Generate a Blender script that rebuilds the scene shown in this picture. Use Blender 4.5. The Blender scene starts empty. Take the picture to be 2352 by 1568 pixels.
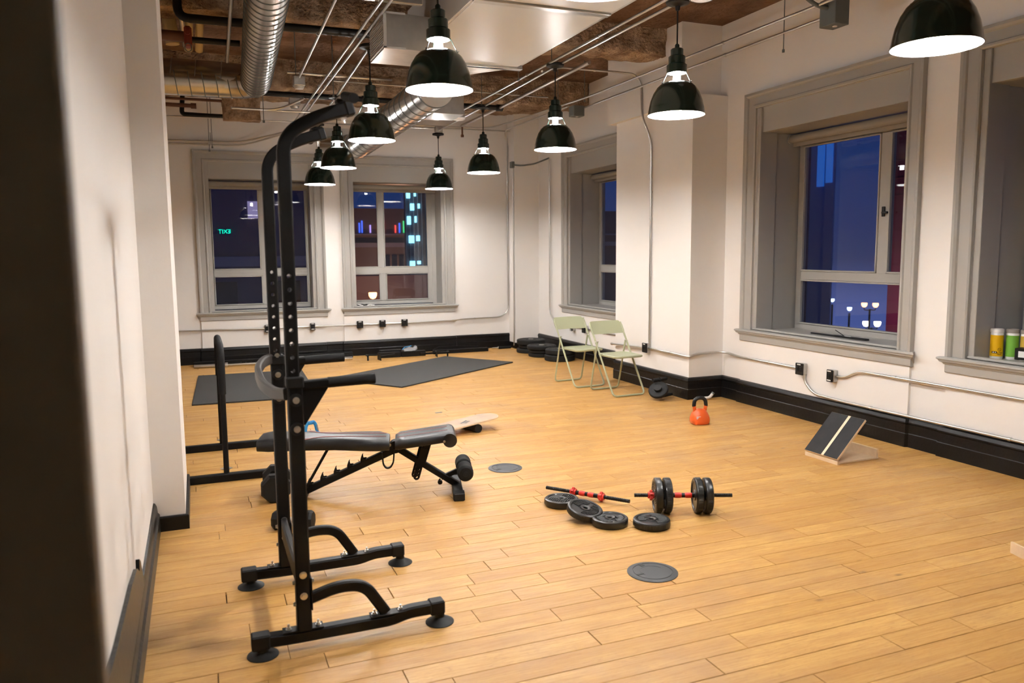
import bpy, bmesh, math, random
from mathutils import Vector, Matrix, noise
random.seed(7)
sc = bpy.context.scene
col = sc.collection
PI = math.pi
V = Vector

# ------------------------------------------------------------------ camera, world, exposure
cam_d = bpy.data.cameras.new('camera')
cam = bpy.data.objects.new('camera', cam_d); col.objects.link(cam)
def _cam_matrix(a, b, c, h):
    ca, sa, cb, sb, cc, s_ = math.cos(a), math.sin(a), math.cos(b), math.sin(b), math.cos(c), math.sin(c)
    Ry = Matrix(((ca, 0, sa), (0, 1, 0), (-sa, 0, ca)))
    Rx = Matrix(((1, 0, 0), (0, cb, -sb), (0, sb, cb)))
    Rz = Matrix(((cc, -s_, 0), (s_, cc, 0), (0, 0, 1)))
    m = Rz @ Rx @ Ry
    w = lambda r: V((r[0], r[2], -r[1]))
    right, down, fwd = w(m[0]), w(m[1]), w(m[2])
    M = Matrix.Identity(4)
    for i in range(3):
        M[i][0] = right[i]; M[i][1] = -down[i]; M[i][2] = -fwd[i]
    M[2][3] = h
    return M
cam.matrix_world = _cam_matrix(-.38197, .114267, -.009183, 1.60)
cam_d.sensor_width = 36.0
cam_d.lens = 1804.8 / 2352 * 36
cam_d.clip_end = 400
cam_d.clip_start = .02
cam_d.dof.use_dof = True
cam_d.dof.focus_distance = 6.2
cam_d.dof.aperture_fstop = 2.8
sc.camera = cam

world = bpy.data.worlds.new('dusk sky'); sc.world = world; world.use_nodes = True
wn, wl = world.node_tree.nodes, world.node_tree.links
wn.clear()
w_out = wn.new('ShaderNodeOutputWorld'); w_bg = wn.new('ShaderNodeBackground')
w_tc = wn.new('ShaderNodeTexCoord'); w_sep = wn.new('ShaderNodeSeparateXYZ'); w_rp = wn.new('ShaderNodeValToRGB')
w_map = wn.new('ShaderNodeMapRange'); w_map.inputs[1].default_value = -.2; w_map.inputs[2].default_value = .35
wl.new(w_tc.outputs['Generated'], w_sep.inputs[0]); wl.new(w_sep.outputs['Z'], w_map.inputs[0])
wl.new(w_map.outputs[0], w_rp.inputs[0]); wl.new(w_rp.outputs[0], w_bg.inputs[0]); wl.new(w_bg.outputs[0], w_out.inputs[0])
e = w_rp.color_ramp.elements
e[0].position = 0.0; e[0].color = (.075, .125, .36, 1)
e[1].position = 1.0; e[1].color = (.006, .017, .075, 1)
for p, c in ((.24, (.07, .10, .30, 1)), (.34, (.022, .036, .115, 1)), (.55, (.008, .030, .125, 1))):
    q = e.new(p); q.color = c
w_bg.inputs[1].default_value = 1.0

sc.view_settings.view_transform = 'Standard'
sc.view_settings.look = 'None'
sc.view_settings.gamma = 1
sc.view_settings.use_curve_mapping = False
sc.view_settings.exposure = 0.0
BULB = 700.0          # radiance of the lamp bulbs
sc.cycles.use_denoising = True
sc.cycles.max_bounces = 8
sc.cycles.diffuse_bounces = 5
sc.cycles.glossy_bounces = 4
sc.cycles.transparent_max_bounces = 16
sc.cycles.sample_clamp_indirect = 45
sc.cycles.caustics_reflective = False
sc.cycles.caustics_refractive = False

# ------------------------------------------------------------------ materials
def mat(name, color, rough=.5, metal=0, spec=.5, bump=None, vary=None, emit=None, coat=0, aniso=0):
    """bump=(scale, strength, distance) ; vary=(scale, amount, colour2)"""
    m = bpy.data.materials.new(name); m.use_nodes = True
    n, l = m.node_tree.nodes, m.node_tree.links
    b = n['Principled BSDF']
    c = tuple(color) + (1,)
    b.inputs['Base Color'].default_value = c
    b.inputs['Roughness'].default_value = rough
    b.inputs['Metallic'].default_value = metal
    b.inputs['Specular IOR Level'].default_value = spec
    if coat: b.inputs['Coat Weight'].default_value = coat
    if aniso: b.inputs['Anisotropic'].default_value = aniso
    geo = n.new('ShaderNodeNewGeometry')
    if vary:
        t = n.new('ShaderNodeTexNoise'); t.inputs['Scale'].default_value = vary[0]; t.inputs['Detail'].default_value = 5
        l.new(geo.outputs['Position'], t.inputs['Vector'])
        r = n.new('ShaderNodeValToRGB'); r.color_ramp.elements[0].position = .35; r.color_ramp.elements[1].position = .7
        l.new(t.outputs['Fac'], r.inputs[0])
        x = n.new('ShaderNodeMix'); x.data_type = 'RGBA'
        ml = n.new('ShaderNodeMath'); ml.operation = 'MULTIPLY'; ml.inputs[1].default_value = vary[1]
        l.new(r.outputs[0], ml.inputs[0]); l.new(ml.outputs[0], x.inputs[0])
        x.inputs[6].default_value = c; x.inputs[7].default_value = tuple(vary[2]) + (1,)
        l.new(x.outputs[2], b.inputs['Base Color'])
    if bump:
        t = n.new('ShaderNodeTexNoise'); t.inputs['Scale'].default_value = bump[0]; t.inputs['Detail'].default_value = 6
        l.new(geo.outputs['Position'], t.inputs['Vector'])
        bp = n.new('ShaderNodeBump'); bp.inputs['Strength'].default_value = bump[1]; bp.inputs['Distance'].default_value = bump[2]
        l.new(t.outputs['Fac'], bp.inputs['Height']); l.new(bp.outputs[0], b.inputs['Normal'])
    if emit:
        b.inputs['Emission Color'].default_value = tuple(emit[0]) + (1,)
        b.inputs['Emission Strength'].default_value = emit[1]
    return m

M = {}
M['wall'] = mat('wall paint', (.80, .775, .75), .6, spec=.25, bump=(9, .25, .01), vary=(1.3, .25, (.75, .72, .69)))
M['trim'] = mat('grey trim paint', (.365, .350, .325), .38, spec=.4, bump=(30, .1, .003))
M['base'] = mat('black gloss baseboard paint', (.0055, .005, .005), .34, spec=.22, bump=(35, .35, .004))
M['slab'] = mat('dark brown slab', (.125, .068, .042), .9, spec=.1, bump=(16, .9, .05), vary=(2.6, .85, (.25, .15, .095)))
M['spray'] = mat('sprayed fireproofing', (.54, .39, .265), .95, spec=.05, bump=(34, 1, .06), vary=(5.5, .95, (.20, .115, .072)))
M['galv'] = mat('galvanised steel', (.55, .54, .51), .36, 1, bump=(60, .12, .002), vary=(14, .5, (.42, .41, .39)))
M['duct'] = mat('spiral duct steel', (.60, .59, .56), .27, 1, bump=(40, .06, .002), vary=(8, .35, (.48, .47, .44)))
M['emt'] = mat('conduit steel', (.62, .61, .58), .3, 1)
M['boxgrey'] = mat('junction box grey', (.13, .14, .135), .5, spec=.4)
M['white_duct'] = mat('white sheet metal', (.58, .58, .565), .38, spec=.5)
M['green'] = mat('dark green enamel', (.006, .020, .015), .16, spec=.6)
M['enamel'] = mat('white enamel inside', (.86, .86, .86), .5)
M['black'] = mat('black metal', (.006, .0055, .0055), .45, spec=.3)
M['satin'] = mat('black powder coat', (.0045, .004, .004), .5, spec=.18, bump=(180, .15, .001))
M['foam'] = mat('black foam', (.008, .0075, .0075), .75, spec=.2, bump=(220, .3, .001))
M['rubber'] = mat('black rubber', (.008, .008, .008), .58, spec=.25, bump=(160, .3, .001))
M['plate'] = mat('moulded black plastic', (.010, .010, .010), .34, spec=.5, bump=(90, .15, .001))
M['griprubber'] = mat('grey moulded rubber', (.055, .050, .047), .42, spec=.5)
M['vinyl'] = mat('black vinyl', (.010, .010, .011), .40, spec=.35, bump=(140, .35, .001))
M['mat'] = mat('rubber mat', (.030, .029, .028), .7, spec=.3, bump=(130, .5, .002), vary=(160, .5, (.055, .052, .05)))
M['bolt'] = mat('zinc bolt', (.68, .66, .62), .3, 1)
M['chrome'] = mat('chrome', (.8, .8, .8), .13, 1)
M['wornsteel'] = mat('worn steel', (.46, .41, .36), .38, 1)
M['red'] = mat('red plastic', (.62, .025, .015), .4)
M['orange'] = mat('orange vinyl', (.72, .115, .02), .28, spec=.5)
M['white'] = mat('white print', (.8, .8, .78), .6)
M['label'] = mat('label strip', (.75, .74, .70), .6)
M['sage'] = mat('sage green paint', (.37, .385, .25), .42, spec=.4)
M['blue'] = mat('blue plastic', (.02, .25, .56), .42)
M['greyplastic'] = mat('grey plastic', (.25, .22, .20), .55)
M['ply'] = mat('birch plywood', (.72, .56, .38), .55, bump=(60, .1, .002), vary=(22, .5, (.60, .44, .28)))
M['grit'] = mat('black grip tape', (.022, .021, .022), .85, spec=.2, bump=(400, .6, .001), vary=(9, .4, (.04, .038, .038)))
M['deck'] = mat('board deck', (.46, .31, .19), .5, vary=(6, .9, (.27, .19, .14)))
M['plastic'] = mat('dark grey cover', (.035, .035, .037), .5, spec=.4)
M['stitch'] = mat('pink stitching', (.40, .13, .12), .6)
M['yellow'] = mat('yellow label', (.80, .45, .0), .45)
M['limegreen'] = mat('green label', (.17, .42, .05), .45)
M['dullyellow'] = mat('amber label', (.55, .36, .05), .5)
M['cream'] = mat('cream lagging', (.58, .47, .29), .7, bump=(30, .2, .004))
M['copper'] = mat('brown pipe', (.13, .055, .035), .5, spec=.4)
M['valve'] = mat('red valve', (.22, .035, .02), .5)
M['smoke'] = mat('white plastic', (.74, .70, .68), .45)
M['blind'] = mat('roller blind fabric', (.30, .27, .235), .8)
M['bag'] = mat('clear plastic bag', (.6, .6, .62), .2, spec=.6); M['bag'].node_tree.nodes['Principled BSDF'].inputs['Alpha'].default_value = .42
M['door'] = mat('dark brown door', (.17, .14, .115), .55, spec=.3)
M['sign_green'] = mat('exit letters', (.0, .5, .35), .5, emit=((.0, 1.0, .62), 25))
M['sign_white'] = mat('exit box', (.05, .05, .05), .5)
M['sub'] = mat('subfloor', (.06, .03, .015), .9)
M['brickred'] = mat('sign tower maroon', (.10, .012, .022), .7)
M['neon'] = mat('cyan lit letter', (.6, .8, .85), .5, emit=((.42, .74, .85), .85))
M['cyan'] = mat('cyan lit window', (.5, .8, .85), .5, emit=((.30, .80, 1.0), 2.2))
M['globe'] = mat('lit white globe', (.9, .9, .9), .5, emit=((1, .93, .8), 7))
M['globe_o'] = mat('lit orange globe', (.9, .6, .4), .5, emit=((1, .42, .16), 6))
M['globe_b'] = mat('lit bluish lamp', (.8, .9, .9), .5, emit=((.7, .9, 1), 4))
M['bluewin'] = mat('blue lit window', (.1, .2, .4), .5, emit=((.012, .085, .34), 1))
M['warm'] = mat('warm lit window', (.9, .5, .2), .5, emit=((1, .42, .15), 1.2))
M['lilac'] = mat('lilac glass reflection', (.6, .5, .7), .5, emit=((.45, .38, .62), .5))
M['night1'] = mat('navy night facade', (.16, .13, .17), .8, vary=(.7, .5, (.22, .19, .22)))
M['night2'] = mat('brown night facade', (.25, .18, .15), .8, vary=(.7, .5, (.32, .24, .20)))
M['night3'] = mat('blue night tower', (.22, .36, .62), .8)
M['ledge'] = mat('pale night ledge', (.40, .37, .38), .8)
M['nightpane'] = mat('dark far pane', (.01, .01, .015), .2)
for k, c in (('lr', (1, .08, .06)), ('lb', (.05, .15, 1)), ('lo', (1, .35, .08)), ('lv', (.5, .35, 1)), ('lg', (.05, .7, .2))):
    M[k] = mat('facade light ' + k, (.3, .3, .3), .5, emit=(c, 1.3))

def bulb_mat(name, k):
    m = bpy.data.materials.new(name); m.use_nodes = True
    n, l = m.node_tree.nodes, m.node_tree.links; n.clear()
    o = n.new('ShaderNodeOutputMaterial'); e = n.new('ShaderNodeEmission')
    e.inputs[0].default_value = (1, .975, .945, 1); e.inputs[1].default_value = BULB * k
    l.new(e.outputs[0], o.inputs[0]); return m
M['bulb'] = bulb_mat('lamp bulb', 1.0); M['neck'] = bulb_mat('lamp bulb neck', .28)

def glass_mat(name, haze, tint):
    m = bpy.data.materials.new(name); m.use_nodes = True
    n, l = m.node_tree.nodes, m.node_tree.links; n.clear()
    o = n.new('ShaderNodeOutputMaterial'); tr = n.new('ShaderNodeBsdfTransparent'); gl = n.new('ShaderNodeBsdfGlossy')
    lw = n.new('ShaderNodeLayerWeight'); lw.inputs[0].default_value = .5
    pw = n.new('ShaderNodeMath'); pw.operation = 'POWER'; pw.inputs[1].default_value = 5
    fr = n.new('ShaderNodeMath'); fr.operation = 'MULTIPLY_ADD'; fr.inputs[1].default_value = .957; fr.inputs[2].default_value = .043; fr.use_clamp = True
    l.new(lw.outputs['Facing'], pw.inputs[0]); l.new(pw.outputs[0], fr.inputs[0])
    mx = n.new('ShaderNodeMixShader'); df = n.new('ShaderNodeBsdfDiffuse'); m2 = n.new('ShaderNodeMixShader')
    gl.inputs['Roughness'].default_value = .0
    tr.inputs[0].default_value = tint + (1,)
    df.inputs[0].default_value = (.5, .55, .65, 1)
    geo = n.new('ShaderNodeNewGeometry'); t = n.new('ShaderNodeTexNoise'); t.inputs['Scale'].default_value = 40
    mm = n.new('ShaderNodeMath'); mm.operation = 'MULTIPLY'; mm.inputs[1].default_value = haze
    l.new(geo.outputs['Position'], t.inputs['Vector']); l.new(t.outputs['Fac'], mm.inputs[0])
    l.new(mm.outputs[0], m2.inputs[0]); l.new(tr.outputs[0], m2.inputs[1]); l.new(df.outputs[0], m2.inputs[2])
    l.new(fr.outputs[0], mx.inputs[0]); l.new(m2.outputs[0], mx.inputs[1]); l.new(gl.outputs[0], mx.inputs[2])
    l.new(mx.outputs[0], o.inputs[0]); return m
M['glass'] = glass_mat('window glass', .02, (.95, .95, .97))
M['glass_wet'] = glass_mat('dewy window glass', .014, (.93, .94, .98))

def wood_mat():
    m = bpy.data.materials.new('oak planks'); m.use_nodes = True
    n, l = m.node_tree.nodes, m.node_tree.links
    b = n['Principled BSDF']
    geo = n.new('ShaderNodeNewGeometry'); at = n.new('ShaderNodeAttribute'); at.attribute_name = 'rnd'
    sp = n.new('ShaderNodeSeparateColor'); l.new(at.outputs['Color'], sp.inputs[0])
    # shift every plank to its own piece of wood
    mul = n.new('ShaderNodeVectorMath'); mul.operation = 'MULTIPLY'; mul.inputs[1].default_value = (37, 23, 11)
    l.new(at.outputs['Color'], mul.inputs[0])
    add = n.new('ShaderNodeVectorMath'); add.operation = 'ADD'
    l.new(geo.outputs['Position'], add.inputs[0]); l.new(mul.outputs[0], add.inputs[1])
    def stretch(s):
        q = n.new('ShaderNodeVectorMath'); q.operation = 'MULTIPLY'; q.inputs[1].default_value = s
        l.new(add.outputs[0], q.inputs[0]); return q.outputs[0]
    def noise_(vec, scale, detail=4, dist=0):
        t = n.new('ShaderNodeTexNoise'); t.inputs['Scale'].default_value = scale; t.inputs['Detail'].default_value = detail
        t.inputs['Distortion'].default_value = dist
        l.new(vec, t.inputs['Vector']); return t.outputs['Fac']
    def ramp(src, p0, p1, c0=(0, 0, 0, 1), c1=(1, 1, 1, 1)):
        r = n.new('ShaderNodeValToRGB'); r.color_ramp.elements[0].position = p0; r.color_ramp.elements[1].position = p1
        r.color_ramp.elements[0].color = c0; r.color_ramp.elements[1].color = c1
        l.new(src, r.inputs[0]); return r.outputs[0]
    def mix(f, a, bb, mode='MIX'):
        x = n.new('ShaderNodeMix'); x.data_type = 'RGBA'; x.blend_type = mode
        if isinstance(f, float): x.inputs[0].default_value = f
        else: l.new(f, x.inputs[0])
        for i, q in ((6, a), (7, bb)):
            if isinstance(q, tuple): x.inputs[i].default_value = q
            else: l.new(q, x.inputs[i])
        return x.outputs[2]
    def scale(f, k):
        q = n.new('ShaderNodeMath'); q.operation = 'MULTIPLY'; q.inputs[1].default_value = k
        l.new(f, q.inputs[0]); return q.outputs[0]
    tone = ramp(sp.outputs[0], 0, 1, (.525, .288, .078, 1), (.635, .370, .112, 1))
    broad = ramp(noise_(stretch((.7, 5, 1)), 2.2, 3, .6), .35, .72)
    c = mix(scale(broad, .62), tone, (.40, .190, .052, 1))
    grain = ramp(noise_(stretch((1.2, 42, 1)), 4, 5, 1.2), .42, .62)
    c = mix(scale(grain, .36), c, (.38, .18, .048, 1))
    fig = ramp(noise_(stretch((2.4, 13, 1)), 5, 3, 2.5), .55, .63)
    c = mix(scale(fig, .26), c, (.33, .150, .042, 1))
    # knots
    vo = n.new('ShaderNodeTexVoronoi'); vo.inputs['Scale'].default_value = 2.6
    l.new(stretch((1.0, 2.2, 1)), vo.inputs['Vector'])
    kn = ramp(vo.outputs['Distance'], .02, .085, (1, 1, 1, 1), (0, 0, 0, 1))
    km = ramp(noise_(stretch((.9, 2, 1)), 1.7, 2), .46, .54)
    kx = n.new('ShaderNodeMath'); kx.operation = 'MULTIPLY'; l.new(kn, kx.inputs[0]); l.new(km, kx.inputs[1])
    c = mix(scale(kx.outputs[0], .75), c, (.15, .075, .032, 1))
    # grey scuffs that ignore the plank edges
    gn = n.new('ShaderNodeTexNoise'); gn.inputs['Scale'].default_value = 1.9; gn.inputs['Detail'].default_value = 6
    l.new(geo.outputs['Position'], gn.inputs['Vector'])
    c = mix(scale(ramp(gn.outputs['Fac'], .52, .74), .5), c, (.36, .205, .098, 1))
    l.new(c, b.inputs['Base Color'])
    b.inputs['Specular IOR Level'].default_value = .38
    rr = n.new('ShaderNodeMapRange'); rr.inputs[3].default_value = .36; rr.inputs[4].default_value = .56
    l.new(grain, rr.inputs[0]); l.new(rr.outputs[0], b.inputs['Roughness'])
    bp = n.new('ShaderNodeBump'); bp.inputs['Strength'].default_value = .15; bp.inputs['Distance'].default_value = .002
    l.new(grain, bp.inputs['Height']); l.new(bp.outputs[0], b.inputs['Normal'])
    return m
M['wood'] = wood_mat()

# ------------------------------------------------------------------ mesh helpers
def link(name, me, m, parent=None, smooth=None, loc=None):
    me.materials.append(m if not isinstance(m, str) else M[m])
    if smooth is not None:
        for p in me.polygons: p.use_smooth = True
        if smooth < 3: me.set_sharp_from_angle(angle=smooth)
    o = bpy.data.objects.new(name, me); col.objects.link(o)
    if parent is not None: o.parent = parent
    if loc is not None: o.location = loc
    return o
class MB:
    def __init__(s): s.b = bmesh.new()
    def _xf(s, vs, Mx):
        if Mx is not None: bmesh.ops.transform(s.b, matrix=Mx, verts=vs)
    def box(s, lo, hi, bev=0, Mx=None, seg=1):
        t = bmesh.new()
        bmesh.ops.create_cube(t, size=1)
        lo, hi = V(lo), V(hi)
        d = hi - lo; c = (hi + lo) / 2
        for v in t.verts: v.co = V((v.co.x * d.x + c.x, v.co.y * d.y + c.y, v.co.z * d.z + c.z))
        if bev > 0: bmesh.ops.bevel(t, geom=list(t.edges), offset=bev, segments=seg, profile=.5, affect='EDGES')
        s.merge(t, Mx); return s
    def merge(s, t, Mx=None):
        if Mx is not None: bmesh.ops.transform(t, matrix=Mx, verts=list(t.verts))
        me = bpy.data.meshes.new('tmp'); t.to_mesh(me); t.free(); s.b.from_mesh(me); bpy.data.meshes.remove(me)
    def lathe(s, prof, n=24, Mx=None, a0=0, a1=2 * PI):
        b = s.b; rings = []; full = abs(a1 - a0 - 2 * PI) < 1e-6
        k = n if full else n + 1
        for r, z in prof:
            if r < 1e-6: rings.append([b.verts.new((0, 0, z))] * k); continue
            rings.append([b.verts.new((r * math.cos(a0 + (a1 - a0) * i / n), r * math.sin(a0 + (a1 - a0) * i / n), z)) for i in range(k)])
        for p, q in zip(rings, rings[1:]):
            for i in range(n):
                j = (i + 1) % k
                f = []
                for v in (p[i], p[j], q[j], q[i]):
                    if v not in f: f.append(v)
                if len(f) > 2:
                    try: b.faces.new(f)
                    except ValueError: pass
        vs = []
        for r in rings:
            for v in r:
                if v not in vs: vs.append(v)
        s._xf(vs, Mx); return s
    def cyl(s, p0, p1, r, n=16, r1=None, cap=True):
        p0, p1 = V(p0), V(p1); d = p1 - p0; L = d.length
        Mx = Matrix.Translation(p0) @ d.to_track_quat('Z', 'Y').to_matrix().to_4x4()
        r1 = r if r1 is None else r1
        pr = [(r, 0), (r1, L)]
        if cap: pr = [(0, 0)] + pr + [(0, L)]
        return s.lathe(pr, n, Mx)
    def sweep(s, pts, prof, up=(0, 0, 1), cap=True, closed=False):
        """prof: list of (a,b) offsets; a along side axis, b along up axis"""
        b = s.b; pts = [V(p) for p in pts]; up = V(up); rings = []
        N = len(pts)
        for i, p in enumerate(pts):
            if closed: t = (pts[(i + 1) % N] - pts[i - 1])
            elif i == 0: t = pts[1] - p
            elif i == N - 1: t = p - pts[i - 1]
            else: t = (pts[i + 1] - p).normalized() + (p - pts[i - 1]).normalized()
            t.normalize()
            side = t.cross(up)
            if side.length < 1e-3: side = t.cross(V((1, 0, 0))) if abs(t.x) < .9 else t.cross(V((0, 1, 0)))
            side.normalize(); u2 = side.cross(t).normalized()
            k = 1.0
            if 0 < i < N - 1 and not closed:
                cs = (pts[i + 1] - p).normalized().dot((p - pts[i - 1]).normalized()); k = 1 / max(.5, math.sqrt(max(0, (1 + cs) / 2)))
            rings.append([b.verts.new(p + side * (a * (k if abs(up.dot(V((0, 0, 1)))) > .9 else 1)) + u2 * c) for a, c in prof])
        m = len(prof)
        R = list(zip(rings, rings[1:])) + ([(rings[-1], rings[0])] if closed else [])
        for p, q in R:
            for i in range(m):
                j = (i + 1) % m
                b.faces.new((p[i], p[j], q[j], q[i]))
        if cap and not closed:
            b.faces.new(rings[0][::-1]); b.faces.new(rings[-1])
        return s
    def tube(s, pts, r, n=10, up=(0, 0, 1), closed=False):
        return s.sweep(pts, [(r * math.cos(2 * PI * i / n), r * math.sin(2 * PI * i / n)) for i in range(n)], up, closed=closed)
    def rect(s, pts, w, h, up=(0, 0, 1), bev=.006):
        x, y, c = w / 2, h / 2, bev
        return s.sweep(pts, [(x - c, -y), (x, -y + c), (x, y - c), (x - c, y), (-x + c, y), (-x, y - c), (-x, -y + c), (-x + c, -y)], up)
    def prism(s, poly, d, Mx=None):
        b = s.b
        lo = [b.verts.new((x, y, 0)) for x, y in poly]; hi = [b.verts.new((x, y, d)) for x, y in poly]
        b.faces.new(lo[::-1]); b.faces.new(hi)
        for i in range(len(poly)):
            j = (i + 1) % len(poly); b.faces.new((lo[i], lo[j], hi[j], hi[i]))
        s._xf(lo + hi, Mx); return s
    def quad(s, *ps):
        s.b.faces.new([s.b.verts.new(p) for p in ps]); return s
    def mesh(s, name):
        bmesh.ops.recalc_face_normals(s.b, faces=list(s.b.faces))
        me = bpy.data.meshes.new(name); s.b.to_mesh(me); s.b.free(); return me
    def obj(s, name, m, parent=None, smooth=None, loc=None):
        return link(name, s.mesh(name), m, parent, smooth, loc)
SM = .7
def fillet(pts, r, seg=6):
    pts = [V(p) for p in pts]; out = [pts[0]]
    for a, p, c in zip(pts, pts[1:], pts[2:]):
        d0, d1 = (a - p), (c - p); k = min(r, d0.length * .48, d1.length * .48)
        q0, q1 = p + d0.normalized() * k, p + d1.normalized() * k
        for i in range(seg + 1):
            t = i / seg; out.append(q0 * (1 - t) ** 2 + p * 2 * t * (1 - t) + q1 * t * t)
    out.append(pts[-1]); return out
def X4(loc=(0, 0, 0), rx=0, ry=0, rz=0):
    return Matrix.Translation(V(loc)) @ Matrix.Rotation(rz, 4, 'Z') @ Matrix.Rotation(ry, 4, 'Y') @ Matrix.Rotation(rx, 4, 'X')
def tag(o, label, cat, group=None):
    o['label'] = label; o['category'] = cat
    if group: o['group'] = group
    return o
def thing(name, label, cat, loc=(0, 0, 0), rz=0, group=None):
    o = bpy.data.objects.new(name, None); col.objects.link(o); o.empty_display_size = .05
    o.location = loc; o.rotation_euler = (0, 0, rz)
    return tag(o, label, cat, group)
def struct(name, mb, m, parent=None, smooth=None):
    o = mb.obj(name, m, parent, smooth); o['kind'] = 'structure'; return o
def copy_tree(o, parent=None):
    c = o.copy(); col.objects.link(c)
    if parent is not None: c.parent = parent
    for ch in list(o.children): copy_tree(ch, c)
    return c
def text_mesh(s, size, depth, Mx, align='CENTER'):
    cu = bpy.data.curves.new('t', 'FONT'); cu.body = s; cu.size = size; cu.extrude = depth; cu.align_x = align; cu.align_y = 'CENTER'
    o = bpy.data.objects.new('t', cu); col.objects.link(o)
    bpy.context.view_layer.update()
    me = bpy.data.meshes.new_from_object(o.evaluated_get(bpy.context.evaluated_depsgraph_get()))
    bpy.data.objects.remove(o); bpy.data.curves.remove(cu)
    me.transform(Mx); return me

# ------------------------------------------------------------------ room shell
XW, YB = 5.30, 12.25            # inner faces of the right and back walls
ZT = 3.94                       # underside of the slab
SUB = -.014
# floor: sub-floor slab with oak planks lying on it
fb = MB(); fb.box((-3.2, -2.7, -.25), (5.95, 12.9, SUB)); floor = struct('floor', fb, 'sub')
PW = .1267; Y0 = 3.836
known = {-1: [1.461], 0: [1.134], -2: [1.316], -3: [1.785], -4: [1.142, 1.519], -5: [1.321], -6: [1.676], -7: [1.806, 3.193],
         -8: [2.98], -9: [1.466, 2.005], -10: [.826, 2.806], -11: [1.998], -12: [1.79], -5.5: []}
def plank_bm(b, x0, x1, y0, y1):
    c = .0012; g = .0010; e_ = random.uniform(.0008, .0022); z0, z1 = SUB + .001, random.uniform(-.0005, .0004)
    x0 += e_; x1 -= e_; y0 += g; y1 -= g
    lo = [(x0, y0), (x1, y0), (x1, y1), (x0, y1)]; hi = [(x0 + c, y0 + c), (x1 - c, y0 + c), (x1 - c, y1 - c), (x0 + c, y1 - c)]
    A = [b.verts.new((x, y, z0)) for x, y in lo]; B = [b.verts.new((x, y, z1 - c)) for x, y in lo]; T = [b.verts.new((x, y, z1)) for x, y in hi]
    fs = [b.faces.new(T)]
    for P, Q in ((A, B), (B, T)):
        for i in range(4): fs.append(b.faces.new((P[i], P[(i + 1) % 4], Q[(i + 1) % 4], Q[i])))
    return fs
def color(b, fs, rgb, lay):
    for f in fs:
        for lp in f.loops: lp[lay] = (*rgb, 1)
far = bmesh.new(); far_lay = far.loops.layers.float_color.new('rnd'); n_planks = 0
for j in range(-52, 67):
    y0 = Y0 + PW * j; y1 = min(y0 + PW, YB + .01)
    xa, xb = (-3.0, 5.31) if (y0 > 5.7 or y0 < .8) else (-.29, 5.31)
    cuts = list(known.get(j, []))
    rnd = random.Random(j * 7 + 3)
    def run(x, end, d):
        out = []
        while True:
            x += d * rnd.choice((.40, .6, .8, 1.0, 1.2, 1.4, 1.6))
            if (end - x) * d < .12: return out
            out.append(x)
    if cuts: cuts = run(min(cuts), xa, -1)[::-1] + cuts + run(max(cuts), xb, 1)
    else: cuts = run(xa + rnd.uniform(-.9, 0), xb, 1)
    cuts = [xa] + [c for c in cuts if xa + .05 < c < xb - .05] + [xb]
    for x0, x1 in zip(cuts, cuts[1:]):
        rgb = (rnd.random(), rnd.random(), rnd.random())
        # the planks the photo shows largest: those in front of the lens, nearest first
        cx, cy = (x0 + x1) / 2, (y0 + y1) / 2
        inview = y0 > 1.75 and x1 > -.3 and (x0 < cy * 1.16 + .45)
        if inview and n_planks < 296 and y0 < 7.4:
            b = bmesh.new(); lay = b.loops.layers.float_color.new('rnd')
            color(b, plank_bm(b, x0, x1, y0, y1), rgb, lay)
            me = bpy.data.meshes.new('plank'); b.to_mesh(me); b.free(); link('plank', me, 'wood', floor); n_planks += 1
        else: color(far, plank_bm(far, x0, x1, y0, y1), rgb, far_lay)
me = bpy.data.meshes.new('plank_field'); far.to_mesh(me); far.free()
o = link('plank_field', me, 'wood', floor); o['kind'] = 'stuff'

# walls -----------------------------------------------------------
TH = .62
def wall_back(mb, lo, hi):      # (s, d, z) -> world, back wall
    mb.box((lo[0], YB + lo[1], lo[2]), (hi[0], YB + hi[1], hi[2]))
def wall_right(mb, lo, hi):
    mb.box((XW + lo[1], lo[0], lo[2]), (XW + hi[1], hi[0], hi[2]))
BW = [(.20, 1.715), (2.27, 3.765)]                       # back window openings (x)
RW = [(2.29, 4.12), (4.73, 6.555), (9.04, 10.87)]        # right window openings (y)
def wall_with(mb, put, s0, s1, ops, zs, zh, ztop):
    x = s0
    for a, b in ops:
        put(mb, (x, 0, 0), (a, TH, ztop)); put(mb, (a, 0, 0), (b, TH, zs)); put(mb, (a, 0, zh), (b, TH, ztop)); x = b
    put(mb, (x, 0, 0), (s1, TH, ztop))
mb = MB(); wall_with(mb, wall_back, -3.2, 5.95, BW, .74, 2.92, 4.2)
for a, b in ((.055, 1.815), (2.11, 3.905)): mb.box((a, YB - .022, 0), (b, YB + .02, .66))        # proud panels under the windows
mb.box((4.87, 11.965, 0), (5.35, YB + .05, 4.0))                                              # corner column
struct('wall_back', mb, 'wall')
mb = MB(); wall_with(mb, wall_right, -2.7, 12.3, RW, .76, 3.0, 4.2)
for a, b in ((2.14, 4.26), (4.595, 6.70), (8.91, 11.02)): mb.box((XW - .022, a, 0), (XW + .02, b, .66))
mb.box((4.865, 7.03, 0), (5.35, 8.62, 3.2))                                                   # pier between the windows
mb.box((4.80, 7.155, 3.125), (5.35, 8.73, 4.0))                                               # boxed-out head of the pier
struct('wall_right', mb, 'wall')
mb = MB(); mb.box((-.5, .95, 0), (-.29, 4.88, 4.1)); mb.box((-.5, 4.87, 0), (-.12, 5.77, 4.1))
mb.box((-3.2, 5.66, 0), (-.3, 5.77, 4.1)); mb.box((-3.2, 5.7, 0), (-3.0, 12.3, 4.1)); struct('wall_left', mb, 'wall')
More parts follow.
